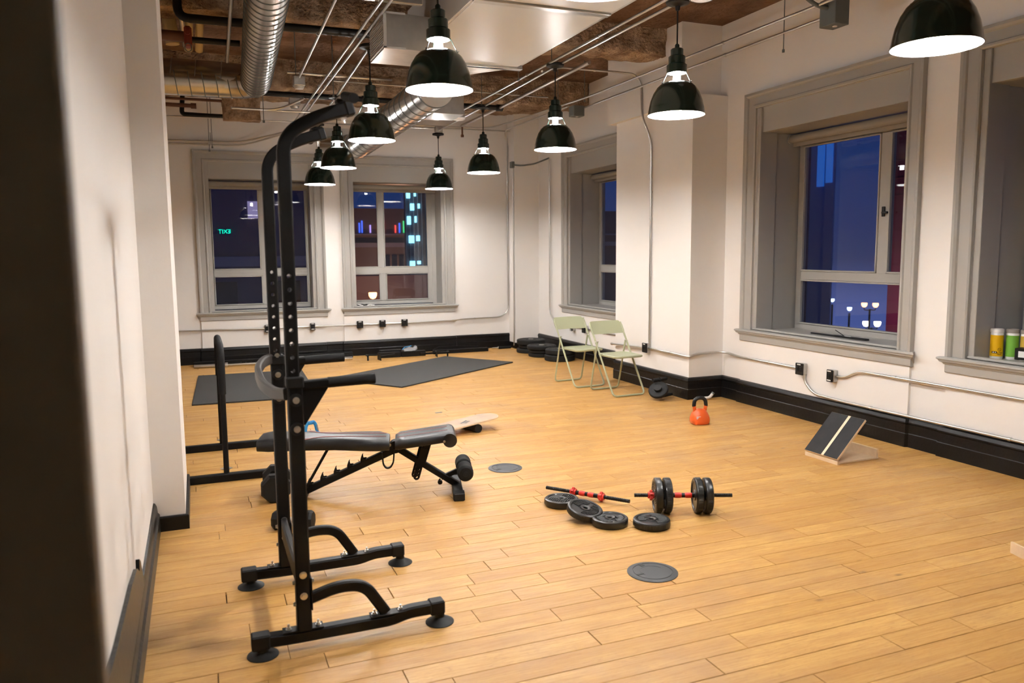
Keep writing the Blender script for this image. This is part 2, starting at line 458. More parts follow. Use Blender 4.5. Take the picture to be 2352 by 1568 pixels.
mb = MB(); mb.box((-3.2, -2.7, 0), (5.4, -2.55, 4.1)); mb.box((-3.2, -2.6, 0), (-3.05, 1.0, 4.1)); mb.box((-3.2, .95, 0), (-.4, 1.05, 4.1)); struct('wall_front', mb, 'wall')

# ceiling -----------------------------------------------------------
def rough_box(lo, hi, step, amp, seed, bottom_round=0):
    """box whose faces are broken up like sprayed fireproofing"""
    t = bmesh.new(); lo, hi = V(lo), V(hi); d = hi - lo
    n = [max(1, round(d[i] / step)) for i in range(3)]
    vs = {}
    def vert(i, j, k):
        key = (i, j, k)
        if key not in vs:
            p = V((lo.x + d.x * i / n[0], lo.y + d.y * j / n[1], lo.z + d.z * k / n[2]))
            q = noise.noise_vector(p * 5 + V((seed, 0, 0))) * amp + noise.noise_vector(p * 14 + V((0, seed, 0))) * amp * .5
            if k < n[2]: p = p + q
            if bottom_round and k == 0: p.z += bottom_round * (abs(j / n[1] - .5) * 2) ** 4
            vs[key] = t.verts.new(p)
        return vs[key]
    def grid(ax):
        a, b_ = [q for q in range(3) if q != ax]
        for side in (0, n[ax]):
            if ax == 2 and side: continue
            for i in range(n[a]):
                for j in range(n[b_]):
                    def idx(u, w):
                        r = [0, 0, 0]; r[ax] = side; r[a] = u; r[b_] = w; return tuple(r)
                    t.faces.new([vert(*idx(i, j)), vert(*idx(i + 1, j)), vert(*idx(i + 1, j + 1)), vert(*idx(i, j + 1))])
    for ax in range(3): grid(ax)
    return t
mb = MB(); mb.box((-3.2, -2.7, ZT), (5.95, 12.9, 4.3)); ceiling = struct('ceiling', mb, 'slab')
for nm, lo, hi, st, amp in (('beam', (-3.1, 7.45, 3.665), (4.98, 7.83, ZT + .05), .036, .030), ('beam', (-3.1, 10.17, 3.615), (5.29, 10.62, ZT + .05), .036, .032),
                            ('beam', (-3.1, 11.25, 3.80), (5.29, 12.28, ZT + .05), .05, .028),
                            ('beam', (-3.1, 2.0, 3.70), (5.29, 2.4, ZT + .05), .12, .02)):
    mb = MB(); mb.merge(rough_box(lo, hi, st, amp, lo[1])); mb.obj(nm, 'spray', ceiling, 3.2)
mb = MB(); mb.merge(rough_box((.42, 10.45, 3.24), (.86, 10.62, ZT), .05, .012, 3)); mb.obj('beam_stub', 'spray', ceiling, 3.2)

# baseboards -----------------------------------------------------------
BP = [(0, 0), (.032, 0), (.032, .108), (.027, .114), (.024, .185), (.032, .194), (.032, .204), (.022, .228), (.0, .236)]
def baseboard(mb, pts, flip=1, prof=BP):
    """profile swept along the wall foot with mitred corners; offset to the left of travel * flip"""
    P = [V((p[0], p[1], 0)) for p in pts]; rings = []
    for i, p in enumerate(P):
        d0 = (p - P[i - 1]).normalized() if i else None; d1 = (P[i + 1] - p).normalized() if i < len(P) - 1 else None
        n0 = V((-d0.y, d0.x, 0)) if d0 else None; n1 = V((-d1.y, d1.x, 0)) if d1 else None
        if n0 is None: nn = n1
        elif n1 is None: nn = n0
        else:
            nn = n0 + n1; nn = nn / max(.3, nn.dot(n0))
        rings.append([mb.b.verts.new(p + nn * a * flip + V((0, 0, z))) for a, z in prof])
    for r, q in zip(rings, rings[1:]):
        for i in range(len(prof)):
            k = (i + 1) % len(prof); mb.b.faces.new((r[i], r[k], q[k], q[i]))
    mb.b.faces.new(rings[0]); mb.b.faces.new(rings[-1][::-1])
mb = MB(); baseboard(mb, [(XW, 8.63 + .0), (XW, 8.88), (XW - .022, 8.90), (XW - .022, 11.03), (XW, 11.05), (XW, 11.96)]); struct('baseboard_right', mb, 'base')
mb = MB(); baseboard(mb, [(XW, 2.05), (XW - .022, 2.12), (XW - .022, 4.27), (XW, 4.28), (XW, 4.585), (XW - .022, 4.60), (XW - .022, 6.70), (XW, 6.715), (XW, 7.03), (4.865, 7.03), (4.865, 8.62)]); struct('baseboard_right', mb, 'base')
mb = MB(); baseboard(mb, [(XW, -2.5), (XW, 2.05)]); struct('baseboard_right', mb, 'base')
mb = MB(); baseboard(mb, [(-3.0, YB), (.04, YB), (.05, YB - .022), (1.82, YB - .022), (1.83, YB), (2.10, YB), (2.11, YB - .022), (3.905, YB - .022), (3.915, YB), (4.868, YB)], -1); struct('baseboard_back', mb, 'base')
LOW = [(0, 0), (.014, 0), (.014, .085), (.010, .095), (0, .098)]
mb = MB(); baseboard(mb, [(4.87, YB - .03), (4.87, 11.965), (5.29, 11.965)], -1, LOW); struct('baseboard_corner', mb, 'base')
LP = [(0, 0), (.032, 0), (.032, .10), (.022, .112), (.018, .15), (.010, .168), (0, .172)]
mb = MB(); baseboard(mb, [(-.29, .96), (-.29, 4.87)], -1, LP); struct('baseboard_left', mb, 'base')
mb = MB(); baseboard(mb, [(-.29, 4.87), (-.12, 4.87), (-.12, 5.77)], -1, [(0, 0), (.018, 0), (.018, .080), (.014, .086), (0, .087)]); struct('baseboard_left', mb, 'base')
# taller broken length of old plinth behind the left baseboard
mb = MB(); Q = [(1.0, .1), (3.70, .1), (3.66, .22), (3.58, .305), (3.52, .335), (3.50, .29), (3.40, .34), (3.15, .375), (2.6, .41), (2.3, .44), (1.0, .45)]
mb.prism(Q, .016, Matrix(((0, 0, 1, -.291), (1, 0, 0, 0), (0, 1, 0, 0), (0, 0, 0, 1)))); struct('trim_1', mb, 'base')
# open door leaf right beside the lens
mb = MB(); mb.box((-1.02, .832, .01), (-.103, .872, 2.15), .004); struct('door_1', mb, 'door')

# windows -----------------------------------------------------------
CP = [(0, 0), (0, .022), (.012, .030), (.026, .030), (.034, .018), (.105, .020), (.112, .034), (.128, .046), (.150, .046), (.150, 0)]
def window(idx, side, s0, s1, zs, zh, zf, panes, bars, gmat, dg, blind_label=None):
    """opening s0..s1, stool top zs, casing head zh, frieze bottom zf ; panes/bars (s0,s1,z0,z1)"""
    def P(s, d, z): return (s, YB + d, z) if side == 'back' else (XW + d, s, z)
    def bx(mb, s, d, z, bev=0):
        a, b = P(s[0], d[0], z[0]), P(s[1], d[1], z[1])
        mb.box([min(u, w) for u, w in zip(a, b)], [max(u, w) for u, w in zip(a, b)], bev); return mb
    # casing: three mitred lengths
    mb = MB(); bm_ = mb.b
    path = lambda w, p: [P(s0 - w, -p, zs), P(s0 - w, -p, zh + w), P(s1 + w, -p, zh + w), P(s1 + w, -p, zs)]
    rows = [[bm_.verts.new(q) for q in path(w, p)] for w, p in CP]
    for r, q in zip(rows, rows[1:]):
        for i in range(3): bm_.faces.new((r[i], r[i + 1], q[i + 1], q[i]))
    root = mb.obj('window_%d' % idx, 'trim', None); root['kind'] = 'structure'
    # stool with moulded nose and apron
    NP = [(.02, 0), (-.055, 0), (-.068, -.006), (-.070, -.018), (-.062, -.026), (-.058, -.038), (-.046, -.046), (-.042, -.056), (-.036, -.060), (-.036, -.115), (-.030, -.122), (.02, -.122)]
    mb = MB(); e = .15
    f = []
    for u, k in ((s0 - e, -1), (s1 + e, 1)):
        f.append([mb.b.verts.new(P(u + k * max(0, -d - .034) * 1.6, d, zs + z)) for d, z in NP])
    for i in range(len(NP)):
        j = (i + 1) % len(NP); mb.b.faces.new((f[0][i], f[0][j], f[1][j], f[1][i]))
    mb.b.faces.new(f[0]); mb.b.faces.new(f[1][::-1])
    mb.obj('window_sill', 'trim', root)
    mb = MB(); bx(mb, (s0, s1), (-.01, TH - .02), (zs - .03, zs), 0); bx(mb, (s0, s1), (-.004, .05), (zs, zs + .022), .006)
    mb.obj('sill_board', 'trim', root)
    mb = MB(); h = dg - .05
    n0_ = .052 if side == 'back' else .008
    for a, b in ((s0, s0 + n0_), (s1 - .052, s1)): bx(mb, (a, b), (.005, .21), (zs, zh), .0035)
    for a, b in ((s0, s0 + min(n0_, .030)), (s1 - .030, s1)): bx(mb, (a, b), (.21, TH), (zs, zh))
    mb.obj('jamb_lining', 'trim', root)
    mb = MB(); bx(mb, (s0, s1), (.028, .07), (zf, zh + .01), .003); bx(mb, (s0, s1), (.07, TH), (zf, zf + .03)); mb.obj('head_board', 'trim', root)
    mb = MB()
    for i_, (a, b, c, d) in enumerate(bars): bx(mb, (a, b), (dg - .028 - .0012 * i_, dg + .028 + .0012 * i_), (c, d), .004)
    mb.obj('window_frame', 'trim', root)
    for a, b, c, d in panes:
        mb = MB(); w = .016
        for q in ((a, a + w, c, d), (b - w, b, c, d), (a, b, c, c + w), (a, b, d - w, d)): bx(mb, q[:2], (dg - .042, dg - .012), q[2:], .003)
        mb.obj('sash_bead', 'trim', root)
        mb = MB(); bx(mb, (a + .004, b - .004), (dg - .003, dg + .003), (c + .004, d - .004)); mb.obj('pane', gmat, root)
    if blind_label:
        zc, r = zf - .052, .040
        t = thing('roller_blind', blind_label, 'blind', P((s0 + s1) / 2, dg - .13, zc), 0)
        c = t.location.copy()
        mb = MB(); a, b = V(P(s0 + .045, dg - .13, zc)) - c, V(P(s1 - .045, dg - .13, zc)) - c
        mb.cyl(a, b, r, 20); mb.obj('roll', 'blind', t, SM)
        mb = MB(); dn = V((0, 0, -r - .016)); pd = V(P(0, .03, 0)) - V(P(0, 0, 0))
        mb.sweep([a + dn + pd, b + dn + pd], [(-.006, -.02), (.006, -.02), (.006, .025), (-.006, .025)]); mb.obj('hem_bar', 'blind', t)
        for q, k in ((a, -1), (b, 1)):
            mb = MB(); ax = (b - a).normalized(); mb.cyl(q, q + ax * k * .012, r + .006, 16); mb.obj('bracket', 'trim', t, SM)
    return root
def fr(a, b, z0, z1, mull, trans):
    """frame bars of a window: border, mullions (s0,s1,z0,z1), transoms"""
    return [(a - .07, a, z0 - .06, z1 + .06), (b, b + .07, z0 - .06, z1 + .06), (a - .07, b + .07, z0 - .06, z0), (a - .07, b + .07, z1, z1 + .06)] + mull + trans
blab = {1: 'grey roller blind rolled up over the left window of the far wall', 2: 'grey roller blind rolled up over the right window of the far wall',
        3: 'grey roller blind half hidden behind the pier', 4: 'long grey roller blind over the big window showing the red sign'}
window(1, 'back', .20, 1.715, .752, 2.92, 2.68, [(.27, .955, 1.36, 2.585), (1.03, 1.645, 1.36, 2.585), (.27, .965, .825, 1.265), (1.045, 1.645, .825, 1.265)],
       fr(.27, 1.645, .825, 2.585, [(.955, 1.03, 1.27, 2.585), (.965, 1.045, .825, 1.30)], [(.27, 1.645, 1.265, 1.36), (.27, 1.645, 1.30, 1.325)]), 'glass', .43, blab[1])
window(2, 'back', 2.27, 3.765, .752, 2.92, 2.68, [(2.34, 2.775, 1.36, 2.585), (2.865, 3.60, 1.36, 2.585), (2.34, 2.79, .825, 1.265), (2.885, 3.60, .825, 1.265)],
       fr(2.34, 3.60, .825, 2.585, [(2.775, 2.865, 1.27, 2.585), (2.79, 2.885, .825, 1.30), (3.665, 3.77, .74, 2.67)], [(2.34, 3.60, 1.265, 1.36)]), 'glass', .43, blab[2])
def rwin(idx, o, lab):
    a = o - 4.73
    S = lambda q: [(x + a, y + a, c, d) for x, y, c, d in q]
    return window(idx, 'right', o, o + 1.825, .775, 2.995, 2.755, S([(5.46, 6.43, 1.37, 2.63), (4.85, 5.35, 1.37, 2.63), (4.85, 6.43, .83, 1.285)]),
                  S(fr(4.85, 6.43, .83, 2.63, [(5.35, 5.46, 1.34, 2.63)], [(4.85, 6.43, 1.285, 1.37)])), 'glass_wet', .53, lab)
w4 = rwin(4, 4.73, blab[4]); rwin(3, 9.04, blab[3]); rwin(5, 2.29, None)
mb = MB(); mb.box((XW + .485, 5.385, 1.88), (XW + .50, 5.42, 1.97), .004); mb.box((XW + .46, 5.34, 1.905), (XW + .487, 5.40, 1.925), .004); mb.obj('window_latch', 'black', w4)

# ------------------------------------------------------------------ pendant lamps
def make_pendant():
    t = thing('pendant_lamp', '', 'lamp')
    outer = [(.200, 0), (.203, .003), (.199, .012), (.193, .05), (.182, .10), (.163, .15), (.138, .19), (.112, .214), (.090, .224), (.078, .227)]
    inner = [(r - .003, z - .001) for r, z in outer[2:]][::-1]
    mb = MB(); mb.lathe(outer + [(.075, .226)], 40); sh = mb.obj('lamp_shade', 'green', t, SM)
    mb = MB(); mb.lathe([(.075, .226)] + inner + [(.1985, .001), (.200, 0)], 40); mb.obj('shade_lining', 'enamel', sh, SM)
    mb = MB(); mb.lathe([(.066, .290), (.071, .290), (.071, .345), (.064, .350), (.059, .354), (.059, .402), (.052, .408), (.044, .412), (.044, .452), (.038, .458), (.020, .462), (.016, .468), (.016, .482), (.010, .490), (0, .492)], 28)
    cap = mb.obj('socket_cap', 'green', t, SM)
    mb = MB(); mb.lathe([(.0, .300), (.060, .300), (.066, .290)], 28); mb.obj('cap_lining', 'enamel', cap, SM)
    mb = MB(); mb.lathe([(0, .018), (.026, .022), (.046, .040), (.054, .068), (.050, .098), (.040, .120), (0, .121)], 20); bu = mb.obj('bulb', 'bulb', t, SM)
    mb = MB(); mb.lathe([(.041, .119), (.034, .15), (.028, .19), (.024, .298), (0, .299)], 20); mb.obj('bulb_neck', 'neck', bu, SM)
    for k in range(3):
        a = .55 + k * 2 * PI / 3; c, s_ = math.cos(a), math.sin(a)
        mb = MB(); mb.tube([(.070 * c, .070 * s_, .296), (.108 * c, .108 * s_, .222), (.113 * c, .113 * s_, .214), (.120 * c, .120 * s_, .222)], .0026, 6); mb.obj('stay_wire', 'green', t, SM)
    mb = MB(); mb.cyl((0, 0, .485), (0, 0, .735), .0055, 10); mb.obj('cord', 'black', t, SM)
    mb = MB(); mb.lathe([(0, .715), (.012, .715), (.016, .725), (.018, .745), (.035, .752), (.046, .758), (.080, .762), (.083, .770), (.083, .783), (.070, .790), (0, .792)], 28); mb.obj('canopy', 'black', t, SM)
    return t
pend = [((1.40, 2.62, 2.55), 'green dome lamp of which only the glowing lower rim shows at the top edge'),
        ((1.402, 4.609, 2.55), 'big green dome lamp hanging before the white ceiling unit'),
        ((1.464, 6.819, 2.55), 'green dome lamp hanging beside the end of the pull-up tower arm'),
        ((1.565, 9.10, 2.55), 'green dome lamp just right of the bent tower post, third of the left row'),
        ((1.60, 10.75, 2.50), 'small green dome lamp farthest back in the left row, next to the tower post'),
        ((3.36, 11.15, 2.51), 'smallest green dome lamp hanging before the right window of the far wall'),
        ((3.327, 9.156, 2.55), 'green dome lamp hanging before the blank end of the far wall'),
        ((3.229, 6.892, 2.55), 'green dome lamp hanging left of the pier, third from the camera'),
        ((3.239, 4.887, 2.55), 'large green dome lamp hanging in front of the white pier'),
        ((3.338, 2.847, 2.55), 'largest green dome lamp, cut by the top edge above the right windows')]
proto = make_pendant()
for i, (p, lab) in enumerate(pend):
    o = proto if i == 0 else copy_tree(proto)
    o.location = p; o['label'] = lab; o['group'] = 'green dome pendant lamps'; o.rotation_euler = (0, 0, i * 1.1)

# ------------------------------------------------------------------ pull-up and dip tower
T0 = V((.342, 3.505, 0))
tow = thing('power_tower', 'tall black pull-up and dip tower standing on rubber suction feet', 'exercise tower', T0)
dg_ = lambda: bpy.context.evaluated_depsgraph_get()
def bool_cut(o, cutters):
    mb = MB()
    for p0, p1, r in cutters: mb.cyl(p0, p1, r, 14)
    c = mb.obj('cut', 'black', o.parent); md = o.modifiers.new('b', 'BOOLEAN'); md.object = c; md.operation = 'DIFFERENCE'; md.solver = 'EXACT'
    bpy.context.view_layer.update()
    me = bpy.data.meshes.new_from_object(o.evaluated_get(dg_())); o.modifiers.clear(); old = o.data; o.data = me; bpy.data.meshes.remove(old); bpy.data.objects.remove(c)
def hexbolt(parent, p, ax, r=.011, nut=False):
    p, ax = V(p), V(ax).normalized(); mb = MB()
    mb.cyl(p, p + ax * .003, r * 1.35, 14); mb.cyl(p + ax * .003, p + ax * .010, r, 6)
    if nut: mb.cyl(p + ax * .010, p + ax * .022, r * .5, 8)
    return mb.obj('bolt', 'bolt', parent, .5)
for sy in (-1, 1):
    y = .355 * sy
    # floor bar with the kinked front end
    mb = MB(); mb.rect(fillet([(-.20, y, .062), (-.05, y, .056), (.36, y, .056), (.43, y, .074), (.575, y, .074)], .05), .05, .05, bev=.007); bar = mb.obj('floor_bar', 'satin', tow, SM)
    for x0, x1, z in ((-.208, -.135, .062), (.525, .590, .074)):
        mb = MB(); mb.box((x0, y - .030, z - .030), (x1, y + .030, z + .030), .006); mb.obj('end_cap', 'rubber', bar)
    for x, z in ((-.165, .032), (.572, .044)):
        mb = MB(); mb.lathe([(0, z), (.020, z), (.022, z * .6), (.034, z * .40), (.052, z * .2), (.062, .003), (.062, 0), (0, 0)], 28, X4((x, y, 0))); mb.obj('suction_foot', 'rubber', bar, SM)
    # lower post (larger tube)
    mb = MB(); mb.rect([(0, y, .082), (0, y, 1.115)], .058, .058, (0, 1, 0), .006); mb.obj('lower_post', 'satin', tow, SM)
    mb = MB(); mb.box((-.034, y - .034, 1.075), (.034, y + .034, 1.122), .006); mb.obj('post_collar', 'rubber', tow)
    # upper post bends forward into the pull-up arm
    ctrl = [(-.006, y, 1.10), (-.006, y, 2.045), (.13, y, 2.122), (.258, y, 2.160)]
    mb = MB(); mb.rect(fillet(ctrl, .15, 10), .050, .050, (0, 1, 0), .006); up = mb.obj('upper_post', 'satin', tow, SM)
    bool_cut(up, [((-.006, y - .1, 1.513 - .0525 * k), (-.006, y + .1, 1.513 - .0525 * k), .0085) for k in range(8)])
    mb = MB(); mb.box((-.028, -.029, -.029), (.006, .029, .029), .006, X4((.258, y, 2.160), ry=-.28)); mb.obj('arm_cap', 'rubber', up)
    hexbolt(up, (.225, y, 2.122), (.15, 0, -1), .009, True)
    # base plate, bolts
    mb = MB(); mb.box((-.085, y - .026, .082), (.075, y + .026, .088), .001); mb.obj('base_plate', 'satin', tow)
    for x in (-.062, .056): hexbolt(tow, (x, y, .088), (0, 0, 1), .009, True)
    # curved front brace
    mb = MB(); mb.rect(fillet([(.025, y, .205), (.14, y, .237), (.25, y, .225), (.335, y, .09)], .13, 8), .032, .046, (0, 0, 1), .006); br = mb.obj('brace', 'satin', tow, SM)
    mb = MB(); mb.box((.27, y - .026, .082), (.42, y + .026, .088), .001); mb.obj('brace_plate', 'satin', br)
    mb = MB(); mb.box((.029, y - .03, .165), (.034, y + .03, .30), .001); mb.obj('brace_plate', 'satin', br)
    for x in (.288, .40): hexbolt(br, (x, y, .088), (0, 0, 1), .009, True)
    for z in (.318, .230): hexbolt(tow, (0, y - .029, z), (0, -1, 0), .011)
    for z in (.28, .19):
        hexbolt(tow, (-.029, y, z), (-1, 0, 0), .008); hexbolt(tow, (.034, y, z), (1, 0, 0), .008)
    # dip handle
    mb = MB(); mb.rect([(.02, y, 1.083), (.15, y, 1.088)], .036, .036, (0, 0, 1), .006); hd = mb.obj('dip_handle', 'satin', tow, SM)
    mb = MB(); mb.cyl((.14, y, 1.087), (.315, y, 1.091), .018, 20); mb.cyl((.130, y, 1.087), (.318, y, 1.091), .0215, 24); mb.obj('foam_grip', 'foam', hd, SM)
    mb = MB(); mb.prism([(.025, 1.078), (.135, 1.078), (.035, .925), (.025, .925)], .007, Matrix(((1, 0, 0, 0), (0, 0, 1, y - .012), (0, 1, 0, 0), (0, 0, 0, 1)))); mb.obj('gusset', 'satin', hd)
    mb = MB(); mb.prism([(.025, 1.078), (.135, 1.078), (.035, .925), (.025, .925)], .007, Matrix(((1, 0, 0, 0), (0, 0, 1, y + .006), (0, 1, 0, 0), (0, 0, 0, 1)))); mb.obj('gusset', 'satin', hd)
    for z in (1.030, .915):
        mb = MB(); mb.cyl((0, y - .029, z), (0, y - .036, z), .026, 18); mb.obj('washer', 'rubber', tow, SM); hexbolt(tow, (0, y - .036, z), (0, -1, 0), .010)
hexbolt(tow, (0, .355 - .029, 1.120), (0, -1, 0), .009)
# pull-up bar with foam ends
mb = MB(); mb.tube(fillet([(.225, -.56, 2.158), (.225, -.38, 2.200), (.225, .38, 2.200), (.225, .56, 2.158)], .06), .0125, 12, (1, 0, 0)); pb = mb.obj('pullup_bar', 'wornsteel', tow, SM)
for s_ in (-1, 1):
    mb = MB(); mb.cyl((.225, s_ * .41, 2.193), (.225, s_ * .58, 2.155), .0185, 16); mb.obj('foam_grip', 'foam', pb, SM)
    mb = MB(); mb.box((.198, s_ * .355 - .022, 2.172), (.252, s_ * .355 + .022, 2.190), .004); mb.obj('clamp', 'satin', pb)
# cross members
mb = MB(); mb.rect(fillet([(0, -.325, .275), (-.008, -.2, .29), (-.008, .2, .30), (0, .325, .285)], .1), .030, .085, (0, 0, 1), .008); mb.obj('cross_bar', 'satin', tow, SM)
mb = MB(); mb.sweep(fillet([(-.030, -.345, 1.050), (-.062, -.26, 1.038), (-.104, -.12, 1.055), (-.108, .10, 1.088), (-.070, .25, 1.105), (-.030, .34, 1.105)], .07, 6),
                    [(-.008, -.024), (.008, -.024), (.014, -.018), (.014, .018), (.008, .024), (-.008, .024), (-.014, .018), (-.014, -.018)]); mb.obj('back_band', 'griprubber', tow, SM)

# ------------------------------------------------------------------ weight bench
B = thing('weight_bench', 'black adjustable weight bench with pink stitched pads and foam leg roller', 'bench', (1.575, 4.945, 0), math.atan2(-.253, .968))
def pad(name, x0, x1, z0, z1, half, thick, taper=None, roll=0):
    """upholstered pad running along x, tilted from z0 to z1 (top faces)"""
    t = bmesh.new(); n = 12; m = 6; rows = []
    def hw(u): return half if taper is None else taper(u)
    for i in range(n + 1):
        u = i / n; x = x0 + (x1 - x0) * u; zt = z0 + (z1 - z0) * u; e = min(1, min(u, 1 - u) * n / 1.0); w = hw(u) - (.018 if e < .5 else 0)
        drop = .014 if e < .5 else 0
        pr = []
        for k in range(m + 1):
            a = -1 + 2 * k / m; pr.append((a * (w - .016), zt - drop + .004 * (1 - a * a)))
        pr = [(-w, zt - drop - .016)] + pr + [(w, zt - drop - .016), (w, zt - thick + .012), (w - .012, zt - thick), (-w + .012, zt - thick), (-w, zt - thick + .012)]
        rows.append([t.verts.new((x, a, b)) for a, b in pr])
    L = len(rows[0])
    for r, q in zip(rows, rows[1:]):
        for k in range(L): t.faces.new((r[k], r[(k + 1) % L], q[(k + 1) % L], q[k]))
    t.faces.new(rows[0]); t.faces.new(rows[-1])
    mb = MB(); mb.merge(t)
    if roll: mb.cyl((x1 - .028, -half, z1 - .052), (x1 - .028, half, z1 - .052), .046, 24)
    return mb.obj(name, 'vinyl', B, .9)
back = pad('back_pad', -1.275, -.442, .424, .392, .13, .075, lambda u: .135 + .02 * math.cos(u * 7) - .012 * (u > .55) if u < 1.1 else .13)
seat = pad('seat_pad', -.405, -.02, .383, .428, .15, .060, None, 1)
for sd in (-1, 1):
    mb = MB(); mb.tube([(-.442 - .02, sd * .045, .3975), (-.75, sd * .045, .4085), (-.86, sd * .055, .4128), (-.93, sd * .085, .414), (-.975, sd * .118, .4135)], .0022, 6); mb.obj('stitching', 'stitch', back)
    mb = MB(); mb.tube([(-.39, sd * .052, .3885), (-.06, sd * .052, .4275)], .0018, 6); mb.obj('stitching', 'stitch', seat)
for k, y in enumerate((-.055, -.03, -.008, .014, .036)):
    mb = MB(); mb.box((-1.055, y - .007, .4175), (-1.02 + .006 * (k % 2), y + .009, .4205), 0, None); mb.obj('print', 'white', back)
mb = MB(); mb.rect([(-1.0, 0, .041), (-.375, 0, .312)], .05, .045, (0, 0, 1), .005); rail = mb.obj('main_rail', 'satin', B, SM)
sl = math.atan2(.297, .685)
for k in range(5):
    x = -.985 + k * .088; z = .015 + (x + 1.06) * math.tan(sl) + .024
    pr = [(0, 0), (.040, 0), (.040, .006), (.022, .012), (.026, .030), (.034, .040), (.022, .036), (.008, .022), (0, .008)]
    mb = MB()
    for yy in (-.024, .018): mb.prism(pr, .006, Matrix.Translation((x, yy + .006, z)) @ Matrix.Rotation(-sl, 4, 'Y') @ Matrix.Rotation(PI / 2, 4, 'X'))
    mb.obj('hook', 'satin', rail)
for yy in (-.033, .033):
    mb = MB(); mb.rect([(-.83, yy, .345), (-1.005, yy, .045)], .016, .016, (1, 0, 0), .003); mb.obj('strut', 'satin', B, SM)
mb = MB(); mb.cyl((-1.005, -.05, .045), (-1.005, .05, .045), .009, 10); mb.obj('strut_pin', 'satin', B, SM)
mb = MB(); mb.rect([(-.40, 0, .310), (.005, 0, .035)], .045, .040, (0, 0, 1), .005); mb.obj('front_strut', 'satin', B, SM)
mb = MB(); mb.cyl((-.405, -.034, .318), (-.405, .034, .318), .042, 20); mb.obj('hinge', 'satin', B, SM)
for x, z in ((-.385, .312), (-.365, .328), (-.442, .335)): hexbolt(B, (x, -.036, z), (0, -1, 0), .008)
hexbolt(seat, (-.085, -.152, .373), (0, -1, 0), .006)
mb = MB(); mb.rect([(-.188, 0, .345), (-.240, 0, .175)], .045, .050, (1, 0, 0), .005); mb.obj('seat_post', 'satin', B, SM)
for yy in (-.030, .026):
    mb = MB(); c = .022; ang = math.atan2(.26, .075)
    mb.prism([(-.0, -c), (.20, -c), (.215, -c * .7), (.222, 0), (.215, c * .7), (.20, c), (0, c)], .004, Matrix.Translation((-.215 + (0 if yy < 0 else -.012), yy + .004, .30)) @ Matrix.Rotation(PI - ang + 0.0, 4, 'Y') @ Matrix.Rotation(PI / 2, 4, 'X'))
    pl = mb.obj('adjuster_plate', 'satin', B)
    bool_cut(pl, [((-.215 + (0 if yy < 0 else -.012) - .277 * d, yy - .03, .30 - .961 * d), (-.215 + (0 if yy < 0 else -.012) - .277 * d, yy + .03, .30 - .961 * d), .0075) for d in (.145, .172, .199)])
mb = MB(); mb.box((-.032, -.255, 0), (.032, .255, .048), .006); ff = mb.obj('front_foot', 'satin', B)
for s_ in (-1, 1):
    mb = MB(); mb.box((-.037, s_ * .225 - .035, 0), (.037, s_ * .225 + .035, .053), .007)
    for k in range(6): mb.box((-.036, s_ * .225 - .03 + k * .011, .051), (.036, s_ * .225 - .025 + k * .011, .055))
    mb.obj('foot_cap', 'rubber', ff)
mb = MB(); mb.box((-1.04, -.13, 0), (-.985, .15, .05), .006); mb.obj('rear_foot', 'satin', B)
mb = MB(); mb.rect([(-.105, 0, .088), (.050, 0, .152)], .030, .030, (0, 0, 1), .004); mb.obj('roller_arm', 'satin', B, SM)
for s_ in (-1, 1):
    mb = MB(); mb.lathe([(0, 0), (.016, 0), (.016, .004), (.042, .006), (.052, .014), (.054, .045), (.045, .078), (.054, .112), (.052, .142), (.042, .154), (.018, .155), (.016, .158), (0, .158)], 26, Matrix.Translation((.05, s_ * .014, .152)) @ Matrix.Rotation(-s_ * PI / 2, 4, 'X'))
    mb.obj('foam_roller', 'foam', B, SM)
mb = MB(); mb.cyl((-.115, -.022, .084), (-.115, -.052, .076), .007, 10); mb.cyl((-.115, -.048, .077), (-.115, -.064, .073), .016, 8); mb.obj('knob', 'black', B, SM)
mb = MB(); mb.sweep(fillet([(-.492, -.03, .285), (-.487, -.03, .205), (-.468, -.03, .178), (-.440, -.03, .182), (-.420, -.03, .215), (-.412, -.03, .305)], .025), [(-.005, -.010), (.005, -.010), (.005, .010), (-.005, .010)], (0, 1, 0)); mb.obj('strap', 'black', B)

# ------------------------------------------------------------------ hexagon dumbbells behind the tower
def hexdumb(label, loc, rz, r, L, w):
    t = thing('hex_dumbbell', label, 'dumbbell', loc, rz, 'black hexagon dumbbells')
    k = r * math.cos(PI / 8)
    for s_ in (-1, 1):
        mb = MB(); mb.lathe([(0, 0), (r * .72, 0), (r, w * .28), (r, w * .8), (r * .85, w), (0, w)], 8, Matrix.Translation((s_ * (L / 2 - w) if s_ > 0 else -L / 2 + w, 0, k)) @ Matrix.Rotation(s_ * PI / 2, 4, 'Y') @ Matrix.Rotation(PI / 8, 4, 'Z')); mb.obj('head', 'rubber', t)
    mb = MB(); mb.cyl((-L / 2 + w, 0, k), (L / 2 - w, 0, k), .017, 14); mb.obj('handle', 'wornsteel', t, SM)
hexdumb('big black dumbbell with faceted heads on the floor under the rear of the bench', (.432, 5.29, 0), 1.45, .098, .33, .10)
hexdumb('small black dumbbell with faceted heads between the two uprights of the tower', (.462, 4.60, 0), -.42, .058, .235, .075)

